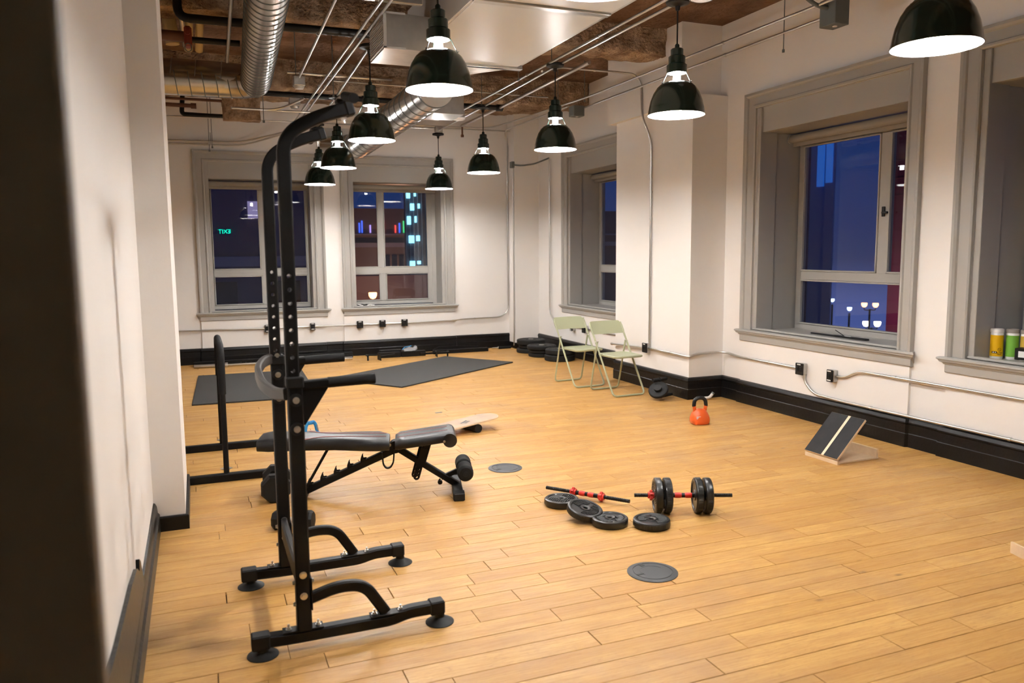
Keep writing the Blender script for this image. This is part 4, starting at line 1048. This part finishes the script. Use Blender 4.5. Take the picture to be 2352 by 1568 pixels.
for k in range(5):
    rnd = random.Random(k); mb = MB(); x = -.13 + k * .06
    mb.tube(fillet([(x - .05, rnd.uniform(-.04, .04), .010), (x - .01, rnd.uniform(-.05, .05), .028), (x + .03, rnd.uniform(-.04, .04), .018), (x + .06, rnd.uniform(-.04, .04), .010)], .02, 4), .009, 8); mb.obj('strap', 'black' if k in (0, 2, 3) else 'smoke', sn, SM)

# ------------------------------------------------------------------ wall outlets and conduits
def outlet(label, side, s, z, kind=0):
    """kind 0: square cover with flaps ; 1: tall narrow cover with label strips"""
    rz = {'back': 0, 'right': -PI / 2}[side]; loc = (s, YB - (.022), z) if side == 'back' else (XW - .022, s, z)
    if side == 'pier': loc = (4.865, s, z)
    t = thing('wall_outlet', label, 'outlet', loc, rz, 'black covered wall outlets')
    mb = MB(); mb.box((-.040, -.048, -.052), (.040, .001, .052), .004); mb.obj('steel_box', 'galv', t)
    w = .050 if kind == 0 else .034
    mb = MB(); mb.box((-w, -.066, -.055), (w, -.048, .055), .005); mb.obj('cover', 'black', t)
    for zz in ((.038,) if kind == 0 else (.038, -.044)):
        mb = MB(); mb.box((-.022, -.0675, zz), (.022, -.0655, zz + .010)); mb.obj('label_strip', 'label', t)
    for x in ((-.022, .022) if kind == 0 else (0,)):
        mb = MB(); mb.box((x - .015, -.072, -.020), (x + .015, -.064, .022), .004); mb.obj('flap', 'rubber', t)
    return t
ro = lambda lab, s, z, k=0: outlet(lab, 'right', s, z, k)
ro('black wall outlet left of centre under the big right window', 5.765, .478, 0)
ro('narrow black wall outlet right of its neighbour under the big right window', 5.385, .468, 1)
o = ro('black wall outlet on the white pier at the foot of the vertical conduit', 7.835, .472, 0); o.location.x = 4.865
ro('small black wall outlet seen under the far chair back', 10.60, .455, 1)
ro('black wall outlet seen between the two chair backs', 10.19, .462, 0)
for lab, x, k in (('leftmost of three black outlets under the right far window', 2.345, 0), ('middle of three black outlets under the right far window', 2.70, 0),
                  ('rightmost of three black outlets under the right far window', 3.055, 0), ('narrow outlet under the left far window, right of the tower posts', 1.627, 1),
                  ('narrow outlet under the left far window, half hidden by the tower post', .965, 1)):
    outlet(lab, 'back', x, .49, k)
def conduit(label, pts, r=.0105, bend=.10, straps=(), m='emt', name='conduit', cat='conduit'):
    mb = MB(); mb.tube(fillet(pts, bend, 5), r, 10, (.03, .02, 1) if abs((V(pts[1]) - V(pts[0])).normalized().z) < .9 else (1, .03, 0))
    o = mb.obj(name, m, None, SM); tag(o, label, cat)
    for p, ax in straps:
        mb = MB(); mb.cyl(V(p) - V(ax) * .011, V(p) + V(ax) * .011, r * 1.35, 12); mb.obj('coupling', m, o, SM)
    return o
xr = XW - .036
conduit('steel conduit running from the pier outlet round the corner to the big window outlet',
        [(4.835, 7.80, .475), (4.835, 7.03, .465), (4.85, 6.995, .467), (4.93, 6.995, .49), (5.20, 6.995, .500), (xr, 6.90, .497), (xr, 6.70, .478), (xr, 5.80, .475)], .0115, .05,
        [((xr, 6.25, .478), (0, 1, 0)), ((4.835, 7.35, .470), (0, 1, 0))])
conduit('steel conduit dropping from the outlet and running along the top of the right baseboard',
        [(xr, 5.745, .43), (xr, 5.74, .36), (xr, 5.62, .262), (xr, 5.2, .252), (xr, 1.9, .252)], .0115, .12, [((xr, 4.95, .252), (0, 1, 0)), ((xr, 3.72, .252), (0, 1, 0))])
conduit('steel conduit with an offset bend leaving the narrow outlet to the right', [(xr, 5.34, .465), (xr, 5.25, .47), (xr, 5.10, .545), (xr, 1.9, .552)], .0115, .07, [((xr, 4.72, .546), (0, 1, 0))])
conduit('short steel conduit with elbow fitting between the pier edge and its outlet', [(4.835, 8.66, .430), (4.835, 8.45, .440), (4.835, 7.88, .468)], .0115, .05, [((4.835, 8.66, .43), (0, 1, 0))])
conduit('steel conduit along the right wall behind the folding chairs', [(xr, 11.465, 3.04), (xr, 11.465, .60), (xr, 11.3, .495), (xr, 10.64, .465), (xr, 8.65, .455)], .0115, .14, [((xr, 11.465, .95), (0, 0, 1))])
conduit('vertical steel conduit on the white pier with a bend under its boxed head',
        [(3.30, 7.35, 3.37), (3.80, 7.94, 3.57), (4.70, 7.94, 3.57), (4.788, 7.93, 3.47), (4.788, 7.91, 3.10), (4.848, 7.805, 2.84), (4.848, 7.80, .53)], .0115, .10,
        [((4.848, 7.80, 2.25), (0, 0, 1)), ((4.848, 7.80, 1.95), (0, 0, 1)), ((4.2, 7.94, 3.57), (1, 0, 0))])
yb = YB - .034
conduit('steel conduit under the far windows rising at the right corner', [(-2.9, yb, .52), (.06, yb, .498), (.15, yb - .0, .498), (.93, yb - .01, .49), (3.14, yb - .01, .483), (3.90, yb - .01, .487), (4.02, yb, .503), (4.72, yb, .512), (4.848, yb, .62), (4.848, yb, 3.38), (4.80, yb - .05, 3.50), (4.56, 11.5, 3.46), (4.56, 9.35, 3.44)], .0115, .13,
        [((4.25, yb, .506), (1, 0, 0))])
conduit('thin vertical conduit down the side of the corner column', [(4.856, 11.985, 2.93), (4.856, 11.985, .30), (4.85, 11.99, .05)], .0095, .05)
conduit('dark flexible conduit from the small box on the corner column', [(4.85, 11.97, 2.985), (4.98, 11.94, 2.97), (5.12, 11.72, 2.98), (5.262, 11.47, 3.05)], .012, .08, m='boxgrey')
bx_ = thing('junction_box', 'small grey box on the corner column at the end of the dark flexible conduit', 'junction box', (4.845, 11.975, 2.985))
mb = MB(); mb.box((-.03, -.045, -.05), (.022, .045, .05), .005); mb.obj('box', 'boxgrey', bx_)
# ceiling runs
z0 = 3.335
conduit('left one of the two bright steel conduits along the right row of lamps', [(3.13, .4, z0), (3.175, 9.62, z0)], .0115, straps=[((3.152, 5.9, z0), (0, 1, 0)), ((3.160, 7.4, z0), (0, 1, 0))])
conduit('steel conduit running through the canopies of the right row of lamps', [(3.27, .4, z0), (3.262, 4.9, z0), (3.27, 6.9, z0), (3.335, 9.16, z0), (3.36, 11.1, z0)], .0125, .02)
conduit('upper steel conduit along the right wall in front of the pier', [(4.53, .4, 3.45), (4.53, 8.8, 3.45), (4.40, 11.6, 3.50), (4.30, 12.1, 3.55), (1.6, 12.12, 3.56)], .0115, .25, [((4.53, 6.1, 3.45), (0, 1, 0))])
conduit('lower steel conduit along the right wall in front of the pier', [(4.745, 5.0, 3.42), (4.745, 9.3, 3.42)], .0115, .05, [((4.745, 6.35, 3.42), (0, 1, 0))])
conduit('steel conduit along the top of the far wall', [(2.6, 12.13, 3.52), (5.2, 12.13, 3.535)], .0115)
conduit('bright steel conduit running back to the first ceiling box on the left', [(.93, 3.0, z0), (1.063, 8.24, z0)], .0115, straps=[((1.01, 6.6, z0), (0, 1, 0))])
for i, (x, nm) in enumerate(((1.298, 'left one of the twin'), (1.360, 'right one of the twin'))):
    conduit(nm + ' steel conduits that bend down to the far left wall', [(x, 5.3, z0), (x + .02, 9.2, z0), (x + .04, 11.9, z0), (x - .62 - .02 * i, YB - .07, 3.185 - .045 * i), (-2.8, YB - .07, 3.185 - .045 * i)], .0115, .22, straps=[((x + .01, 8.6, z0), (0, 1, 0))])
conduit('steel conduit behind the end of the plenum box, along the left row of lamps', [(1.48, 6.85, z0), (1.57, 9.1, z0), (1.62, 10.75, z0)], .0125, .02)
conduit('pale conduit high above the left duct', [(.325, 5.3, 3.40), (.385, 8.1, 3.40)], .015)
conduit('short cross conduit right of the first ceiling box', [(.95, 8.25, 3.372), (2.0, 8.25, 3.372)], .0115)
conduit('bent pale conduit below the end of the left duct', [(.45, 9.0, 3.13), (.95, 9.3, 3.18), (1.20, 9.0, 3.27)], .0115, .3)
conduit('long thin conduit across the far left ceiling', [(-2.8, 11.2, 3.35), (3.3, 11.2, 3.37)], .008)
conduit('thin conduit across the ceiling behind the left duct', [(.60, 9.9, 3.28), (2.1, 9.9, 3.28), (3.0, 9.9, 3.28)], .0115, .1)
conduit('thin conduit crossing the tan beam toward the right corner', [(1.7, 10.05, 3.70), (4.6, 10.05, 3.68)], .009)
def jbox(label, c, d, disc=0, dm='smoke'):
    t = thing('junction_box', label, 'junction box', c)
    mb = MB(); mb.box((-d[0], -d[1], -d[2]), (d[0], d[1], d[2]), .004); mb.obj('box', 'boxgrey' if disc == 0 else 'galv', t)
    if disc:
        mb = MB(); mb.lathe([(0, -d[2] - .030), (disc * .8, -d[2] - .028), (disc, -d[2] - .012), (disc, -d[2]), (0, -d[2])], 28); mb.obj('cover_disc', dm, t, SM)
    else:
        mb = MB(); mb.cyl((.0, -.01, -d[2]), (.0, -.01, -d[2] - .004), .018, 14); mb.obj('knockout', 'smoke', t, SM)
    return t
jbox('dark grey square junction box hanging by the right wall near the top edge', (4.69, 4.928, 3.405), (.07, .083, .10))
jbox('grey junction box behind the lamp at the left end of the wall conduits', (4.66, 9.30, 3.375), (.075, .075, .065))
jbox('steel ceiling box at the end of the bright left conduit', (1.063, 8.28, 3.30), (.055, .055, .045), .05, 'white_duct')
jbox('second steel ceiling box farther back on the left', (1.15, 9.42, 3.30), (.06, .06, .04), .05, 'galv')
jbox('steel ceiling box with white disc between the two rear right lamps', (3.185, 9.66, 3.325), (.06, .06, .05), .085)
jbox('small steel box with white disc above the smallest lamp', (3.36, 11.13, 3.345), (.05, .05, .045), .055)
conduit('dark flexible conduit curling into the junction box by the right wall', [(4.30, 4.95, 3.62), (4.42, 4.93, 3.48), (4.54, 4.93, 3.44), (4.63, 4.93, 3.435)], .016, .12, m='boxgrey')
def smoke_det(label, c, r):
    t = thing('smoke_detector', label, 'smoke detector', c)
    mb = MB(); mb.lathe([(0, -.045), (r * .55, -.044), (r * .8, -.036), (r, -.016), (r, 0), (r * .9, .012), (0, .012)], 32); mb.obj('body', 'smoke', t, SM)
    mb = MB(); mb.lathe([(r * .62, -.0445), (r * .62, -.0405), (r * .72, -.0385), (r * .74, -.041)], 32); mb.obj('vent_ring', 'boxgrey', t, SM)
    mb = MB(); mb.cyl((0, 0, .01), (0, 0, .60), .006, 8); mb.obj('stem', 'emt', t, SM)
smoke_det('round white smoke detector at the top edge above the plenum box', (1.445, 5.52, 3.39), .075)
smoke_det('cream round detector cut by the top edge beside the pier lamp canopy', (3.31, 4.70, 3.335), .105)
# hanger rods
def hanger(label, x, y, z1, z0_, strut=None):
    t = thing('hanger_rod', label, 'hanger', (x, y, z0_))
    mb = MB(); mb.cyl((0, 0, 0), (0, 0, z1 - z0_), .0045, 6); mb.obj('rod', 'boxgrey', t)
    if strut:
        mb = MB(); mb.box((-strut[0], -.02, -.02), (strut[1], .02, .02), .003); mb.obj('channel', 'galv', t)
    else:
        mb = MB(); mb.cyl((0, 0, -.012), (0, 0, .012), .012, 6); mb.obj('nut', 'boxgrey', t)
for lab, a in (('thin hanger rod holding the right wall conduits near the top edge', (4.74, 5.55, ZT, 3.27)), ('thin hanger rod above the third right lamp canopy', (3.22, 6.95, ZT, 3.36)),
               ('thin hanger rod above the fourth right lamp canopy', (3.33, 9.2, ZT, 3.36)), ('thin hanger rod between the ceiling unit and the lamp conduits', (3.15, 7.6, ZT, 3.33)),
               ('left one of two hanger rods over the far left wall conduits', (.285, 12.12, 3.82, 3.05)), ('right one of two hanger rods over the far left wall conduits', (.325, 12.12, 3.82, 3.10)),
               ('thin hanger rod above the first left ceiling box', (1.03, 8.24, ZT, 3.33)), ('thin hanger rod above the twin conduits', (1.42, 8.4, ZT, 3.2)),
               ('thin hanger rod left of the tower arm', (.78, 9.1, ZT, 3.02)), ('thin hanger rod near the right corner box', (4.62, 9.0, ZT, 3.45)), ('thin hanger rod in front of the tan beam on the right', (4.30, 9.1, ZT, 3.45))):
    hanger(lab, *a)
hanger('thin hanger rod holding the grey box before the smallest lamp', 2.78, 9.0, ZT, 3.42)
hanger('steel channel hung from a rod above the louvred plenum box', 1.20, 5.72, ZT, 3.385, (.02, .42))
hanger('clamped strut on the far left wall holding four conduits', .305, 12.10, 3.30, 3.16, (.03, .03))

# ------------------------------------------------------------------ pipes
def pipe(label, pts, r, m, bend=.08, fit=(), name='pipe'):
    mb = MB(); mb.tube(fillet(pts, bend, 5), r, 14, (.03, .02, 1) if abs((V(pts[1]) - V(pts[0])).normalized().z) < .9 else (1, .03, 0)); o = mb.obj(name, m, None, SM); tag(o, label, 'pipe')
    for p, ax, k in fit:
        mb = MB(); mb.cyl(V(p) - V(ax) * r * 1.3, V(p) + V(ax) * r * 1.3, r * k, 14); mb.obj('fitting', m, o, SM)
    return o
pipe('thick black pipe crossing behind the left spiral duct to the plenum box', [(-.02, 7.2, ZT - .02), (-.02, 7.18, 3.515), (1.62, 7.12, 3.505)], .036, 'black', .09)
p2 = pipe('thinner black pipe below the thick one, left of the spiral duct', [(-2.5, 7.86, 3.505), (.49, 7.80, 3.50)], .027, 'black')
pv = pipe('dark red pipe with a red valve at the left column', [(-2.5, 7.72, 3.50), (.03, 7.72, 3.50)], .045, 'copper', name='valve_pipe')
mb = MB(); mb.box((.02, 7.66, 3.41), (.085, 7.78, 3.585), .018); mb.cyl((.05, 7.66, 3.52), (.05, 7.63, 3.52), .02, 12); mb.obj('valve_body', 'valve', pv)
mb = MB(); mb.tube([(.05 + .028 * math.cos(a), 7.65, 3.395 + .035 * math.sin(a)) for a in [2 * PI * i / 14 for i in range(14)]], .004, 6, (0, 1, 0), True); mb.obj('chain_ring', 'boxgrey', pv)
pipe('thick cream lagged pipe at the left column', [(-.115, 8.20, ZT - .01), (-.08, 8.20, 3.54)], .062, 'cream')
pipe('left one of two slim cream lagged pipes beside the spiral duct', [(.075, 8.05, ZT - .01), (.055, 8.42, 3.55)], .040, 'cream')
pipe('right one of two slim cream lagged pipes beside the spiral duct', [(.175, 8.05, ZT - .01), (.15, 8.42, 3.55)], .036, 'cream')
pipe('grey steel pipe between the cream pipes', [(-.01, 7.95, ZT - .01), (.02, 8.2, 3.62), (.03, 8.30, 3.56)], .026, 'wornsteel')
pipe('black sprinkler main crossing the ceiling behind the tower arm', [(-2.8, 9.62, 3.42), (3.72, 9.62, 3.42)], .031, 'black', fit=[((3.72, 9.62, 3.42), (1, 0, 0), 1.35), ((2.0, 9.62, 3.42), (1, 0, 0), 1.3)])
pipe('dark sprinkler branch along the right row of lamps', [(3.67, 7.05, 3.42), (3.72, 9.62, 3.42), (3.72, 11.15, 3.42)], .020, 'wornsteel')
sp = pipe('sprinkler drop with a small upright head behind the right lamps', [(3.72, 11.13, 3.41), (3.72, 11.13, 3.29)], .013, 'copper', fit=[((3.72, 11.13, 3.275), (0, 0, 1), 1.8)])
pipe('thin brown pipe with a downturned elbow at the far left', [(-2.8, 11.3, 3.60), (.46, 11.3, 3.60), (.46, 11.3, 3.53)], .017, 'copper', .03)
pipe('brown pipe with a red-brown end cap at the far left', [(-2.8, 11.4, 3.55), (.10, 11.4, 3.535)], .026, 'copper', fit=[((.10, 11.4, 3.535), (1, 0, 0), 1.4)])
pipe('black pipe with a valve fitting at its right end at the far left', [(-.02, 11.5, 3.78), (-.05, 11.5, 3.44), (.72, 11.5, 3.435)], .030, 'black', .05, fit=[((.73, 11.5, 3.435), (1, 0, 0), 1.3), ((.75, 11.5, 3.42), (0, 0, 1), 1.5)])

# ------------------------------------------------------------------ air ducts
def spiral_duct(label, pts, r, bend, m='duct', pitch=.125):
    path = fillet(pts, bend, 10)
    # resample
    mb = MB(); mb.tube(path, r, 40, (.02, .03, 1)); o = mb.obj('spiral_duct', m, None, SM); tag(o, label, 'duct')
    mb = MB(); L = 0; nxt = .05; P = [V(p) for p in path]; total = 0
    segs = list(zip(P, P[1:])); pos = 0
    for a, b in segs:
        d = b - a; l = d.length
        while nxt <= pos + l:
            p = a + d * ((nxt - pos) / l); tq = d.normalized().to_track_quat('Z', 'Y')
            Mx = Matrix.Translation(p) @ tq.to_matrix().to_4x4() @ Matrix.Rotation(.13, 4, 'X')
            ring = [Mx @ V((r * 1.004 * math.cos(t), r * 1.004 * math.sin(t) * 1.008, 0)) for t in [2 * PI * i / 40 for i in range(40)]]
            mb.tube(ring, .0042, 5, d.normalized(), closed=True); nxt += pitch
        pos += l
    q = mb.obj('spiral_seam', 'boxgrey', o, SM); q['kind'] = 'stuff'
    return o
bd = spiral_duct('big spiral steel duct at the upper left that elbows away to the left', [(.397, 2.83, 3.30), (.545, 5.76, 3.30), (.668, 8.50, 3.30), (.47, 8.61, 3.30), (-2.6, 8.69, 3.30)], .142, .32)
mb = MB(); mb.tube([(-2.7, 8.78, 3.355), (.28, 8.65, 3.345), (.47, 8.62, 3.335), (.56, 8.60, 3.325)], .168, 40, (.02, .03, 1)); br_ = mb.obj('branch_duct', 'duct', bd, SM)
for x_ in (.34, .10, -.12, -.30):
    mb = MB(); mb.tube([(x_ + .02 * math.sin(a), 8.655 - .043 * x_ + .170 * math.cos(a), 3.346 + .170 * math.sin(a)) for a in [2 * PI * i / 36 for i in range(36)]], .004, 5, (1, 0, 0), True); mb.obj('seam', 'galv', br_, SM)
spiral_duct('spiral steel duct hanging behind the white unit, running to the far wall', [(2.08, 6.95, 3.05), (2.07, 9.5, 3.01), (2.08, 10.75, 3.0), (1.75, 11.05, 3.0)], .165, .35, pitch=.21)
pb_ = thing('duct_plenum', 'grey sheet metal plenum box at the far end of the right spiral duct', 'duct', (1.93, 11.12, 3.08))
mb = MB(); mb.box((-.28, -.10, -.14), (.28, .20, .20), .003); mb.obj('box', 'white_duct', pb_)
pc_ = thing('duct_plenum', 'grey sheet metal box hanging in front of the smallest lamp conduits', 'duct', (2.78, 9.0, 3.28))
mb = MB(); mb.box((-.22, -.22, -.12), (.18, .22, .14), .003); mb.obj('box', 'galv', pc_)
Un = thing('ceiling_air_unit', 'large white sheet metal air unit hung under the ceiling', 'air unit', (2.36, 5.2, 3.28))
mb = MB(); mb.box((-.53, -1.9, .008), (.50, 1.72, .40), .003); mb.obj('casing', 'white_duct', Un)
mb = MB(); mb.box((-.51, .03, 0), (.49, 1.70, .010), .002); mb.obj('bottom_panel', 'white_duct', Un)
mb = MB(); mb.box((-.51, -1.88, 0), (.49, -.06, .010), .002); mb.obj('bottom_panel', 'white_duct', Un)
for lo, hi in (((.50, -1.9, .02), (.545, 1.72, .06)), ((-.53, -.045, -.012), (.50, .02, .008)), ((-.35, 1.70, -.02), (.54, 1.76, .03)), ((-.35, 1.80, .0), (.54, 1.84, .03))):
    mb = MB(); mb.box(lo, hi, .002); mb.obj('rail', 'galv', Un)
mb = MB(); mb.prism([(-.35, 1.72), (.40, 1.72), (-.05, 2.3), (-.30, 2.3)], .16, Matrix.Translation((0, 0, -.02))); mb.obj('outlet_duct', 'white_duct', Un)
Pl = thing('louvre_plenum', 'square galvanised duct end with a louvred side beside the front lamp', 'duct', (1.395, 5.95, 3.11))
mb = MB(); mb.prism([(.003, 0), (.155, 0), (.43, .03), (.43, .52), (.003, .52)], .255); mb.obj('box', 'galv', Pl)
mb = MB()
for k in range(13): mb.box((-.006, .02, .014 + k * .018), (.004, .50, .024 + k * .018), 0, Matrix.Identity(4))
q = mb.obj('louvre_slats', 'white_duct', Pl); q['kind'] = 'stuff'
mb = MB(); mb.box((-.008, -.004, -.004), (.016, .016, .262), .002); mb.box((-.008, -.004, -.006), (.16, .012, .012), .002); mb.box((-.008, -.004, .246), (.16, .012, .262), .002); mb.obj('corner_flange', 'white_duct', Pl)

# ------------------------------------------------------------------ exit sign on the wall behind the lens
Ex = thing('exit_sign', 'green lit exit sign behind the camera, seen mirrored in the left far window', 'sign', (.99, -2.535, 2.33))
mb = MB(); mb.box((-.185, -.02, -.11), (.185, .02, .11), .006); mb.obj('case', 'sign_white', Ex)
me = text_mesh('EXIT', .19, .004, Matrix.Translation((0, .022, 0)) @ Matrix.Rotation(PI, 4, 'Z') @ Matrix.Rotation(PI / 2, 4, 'X')); link('lettering', me, 'sign_green', Ex)

# ------------------------------------------------------------------ the city outside
g = MB(); g.box((7.5, -60, -8.2), (62, 60, -8.0)); g.box((-60, 15, -8.2), (7.5, 62, -8.0)); o = g.obj('street', 'ledge'); o['kind'] = 'structure'
St = thing('sign_tower', 'maroon sign tower with vertical lit letters outside the big right window', 'sign', (20, 17.75, 0))
mb = MB(); mb.box((0, -.75, -8), (1.4, .62, 9)); mb.obj('shaft', 'brickred', St)
for k in range(13):
    mb = MB(); mb.box((-.02, -.75, .55 + k * .525), (.0, .62, .57 + k * .525)); mb.obj('joint_rib', 'brickred', St)
for ch_, z in zip('GOLDEN GATE', (5.83, 5.30, 4.77, 4.25, 3.72, 3.20, None, 2.48, 1.98, 1.47, 1.0)):
    if z is None: continue
    me = text_mesh(ch_, .48, .012, Matrix.Translation((-.035, .13, z)) @ Matrix.Rotation(-PI / 2, 4, 'Z') @ Matrix.Rotation(PI / 2, 4, 'X'), 'LEFT'); link('sign_letter', me, 'neon', St)
for nm, p, e_, c_ in (('street_glow', (4.6, 20.2, .3), 55, (1, .42, .15)), ('facade_fill', (10, 40, -1.5), 320, (1, .5, .32))):  # the second light is an unseen fill added to warm the brown building
    ld = bpy.data.lights.new(nm, 'POINT'); ld.energy = e_; ld.color = c_; ld.shadow_soft_size = .12
    lo_ = bpy.data.objects.new(nm, ld); col.objects.link(lo_); lo_.location = p
la = bpy.data.lights.new('sign fill', 'AREA'); la.energy = 110; la.size = 1.2; la.color = (.75, .25, .62)  # added fill light, tints the maroon shaft purple
lo_ = bpy.data.objects.new('sign_fill', la); col.objects.link(lo_); lo_.location = (18.0, 16.9, -.8); lo_.rotation_euler = (V((20.2, 17.7, 2.2)) - V((18.0, 16.9, -.8))).to_track_quat('-Z', 'Y').to_euler()
def building(label, lo, hi, m, extra=None):
    c = V(((lo[0] + hi[0]) / 2, (lo[1] + hi[1]) / 2, lo[2])); t = thing('building', label, 'building', c)
    mb = MB(); mb.box(V(lo) - c, V(hi) - c); mb.obj('facade', m, t)
    for nm, a, b, mm in extra or ():
        q = MB(); q.box(V(a) - c, V(b) - c); q.obj(nm, mm, t)
    return t
building('dark blue slab added for shade at the left edge of the big right window', (40, 43.7, -8), (41, 66, 26), 'night1')  # slab put in for the inner shade and reflection on the pane
building('slim blue tower with two lit strips in the big right window', (40, 41.5, -8), (40.12, 43.75, 30), 'night3',
         [('glow_patch', (39.9, 41.65, 6.0), (40, 42.2, 9.9), 'bluewin'), ('glow_patch', (39.9, 42.4, 5.8), (40, 43.0, 9.7), 'bluewin')])
building('dark building filling the left far window', (-22, 30, -8), (4.25, 40, 16), 'night1',
         [('glow_patch', (1.88, 29.9, 2.86), (2.32, 30, 3.46), 'lilac'), ('ledge', (-22, 29.6, 1.15), (4.25, 30, 1.5), 'ledge')] +  # lilac panel draws a reflection in the glass as a glowing patch
         [('window', (x, 29.93, z), (x + 1.0, 30.02, z + 1.7), 'nightpane') for x in (-3.2, -1.4, .4, 2.6) for z in (-1.1, 4.4)])
rows = [(8.37, 'lr'), (8.80, 'lb'), (8.95, 'lb'), (9.42, 'lv'), (9.88, 'lo'), (10.18, 'lr'), (10.88, 'lr'), (11.12, 'lb'), (11.37, 'lg'), (11.60, 'lr'), (11.83, 'lb'), (12.02, 'lg')]
building('brown building with a row of coloured lights seen in the right far window', (6.8, 45, -8), (30, 55, 4.1), 'night2',
         [('facade_light', (x - .035, 44.93, 2.72), (x + .035, 45, 3.16 + .12 * (i % 3)), k) for i, (x, k) in enumerate(rows)] +
         [('ledge', (6.8, 44.6, 1.9), (30, 45, 2.15), 'ledge'), ('ledge', (6.8, 44.7, 2.58), (30, 45, 2.66), 'ledge')] +
         [('window', (10.2 + .42 * k, 44.9, .55), (10.5 + .42 * k, 45.02, 1.45), 'nightpane') for k in range(5)])
cy_ = []
for x0, x1, za, zb in ((7.70, 7.83, 3.66, 3.96), (7.84, 7.98, 3.20, 3.46), (7.71, 7.84, 2.66, 2.98), (7.76, 7.95, 1.95, 2.24), (7.78, 7.97, 1.06, 1.26)):
    cy_ += [('lit_panel', (x0, 29.85, za), (x1, 29.95, zb), 'cyan'), ('lit_panel', (x0 + .30, 29.85, za + .08), (x1 + .23, 29.95, zb), 'cyan')]
building('slim blue tower with cyan lit panels at the right of the right far window', (7.66, 30, -8), (9.4, 30.2, 8), 'night1',
         cy_ + [('mullion', (7.66 + .16 * k, 29.94, -2), (7.68 + .16 * k, 30, 8), 'ledge') for k in range(9)])
building('low brown wall behind the lower panes of the right far window', (3.5, 22, -8), (11, 23, .95), 'night2')
def street_lamp(label, x, y, zs_, m, r=.2, base=-8):
    t = thing('street_lamp', label, 'street lamp', (x, y, base), 0, 'street lamps outside')
    ys = [p[0] for p in zs_]
    mb = MB(); mb.cyl((0, 0, 0), (0, 0, max(p[1] for p in zs_) - base - .35), .07, 10); mb.obj('post', 'black', t, SM)
    for dy, z in zs_:
        if abs(dy) > .01:
            mb = MB(); mb.tube(fillet([(0, 0, z - base - .4), (0, dy, z - base - .4), (0, dy, z - base - r)], .2), .035, 8); mb.obj('arm', 'black', t, SM)
        mb = MB(); mb.lathe([(0, -r * 1.1), (r * .6, -r * .9), (r * .95, -r * .3), (r, r * .3), (r * .95, r * .5), (0, r * .55)], 16, Matrix.Translation((0, dy, z - base))); mb.obj('globe', m, t, SM)
street_lamp('twin street lamp with orange globes in the lower pane of the big window', 45, 42.81, [(-.51, -2.42), (.51, -2.46)], 'globe_o')
street_lamp('twin street lamp with white globes lowest in the big window', 45, 42.58, [(-.51, -3.74), (.51, -3.81)], 'globe', .24)
street_lamp('twin lamp with small orange globes just under the window transom', 45, 47.75, [(-.35, -1.14), (.35, -1.10)], 'globe_o', .16)
street_lamp('single bluish lamp left in the lower pane of the big window', 45, 46.42, [(0, -2.30)], 'globe_b', .15)
street_lamp('single bluish lamp at the far left of the lower pane', 45, 47.2, [(0, -1.75)], 'globe_b', .15)
street_lamp('single bluish lamp left of the twin lamps', 45, 44.7, [(0, -2.85)], 'globe_b', .17)
street_lamp('warm street lamp behind the frame of the right far window', 4.33, 20.6, [(0, .50)], 'globe_o', .11)
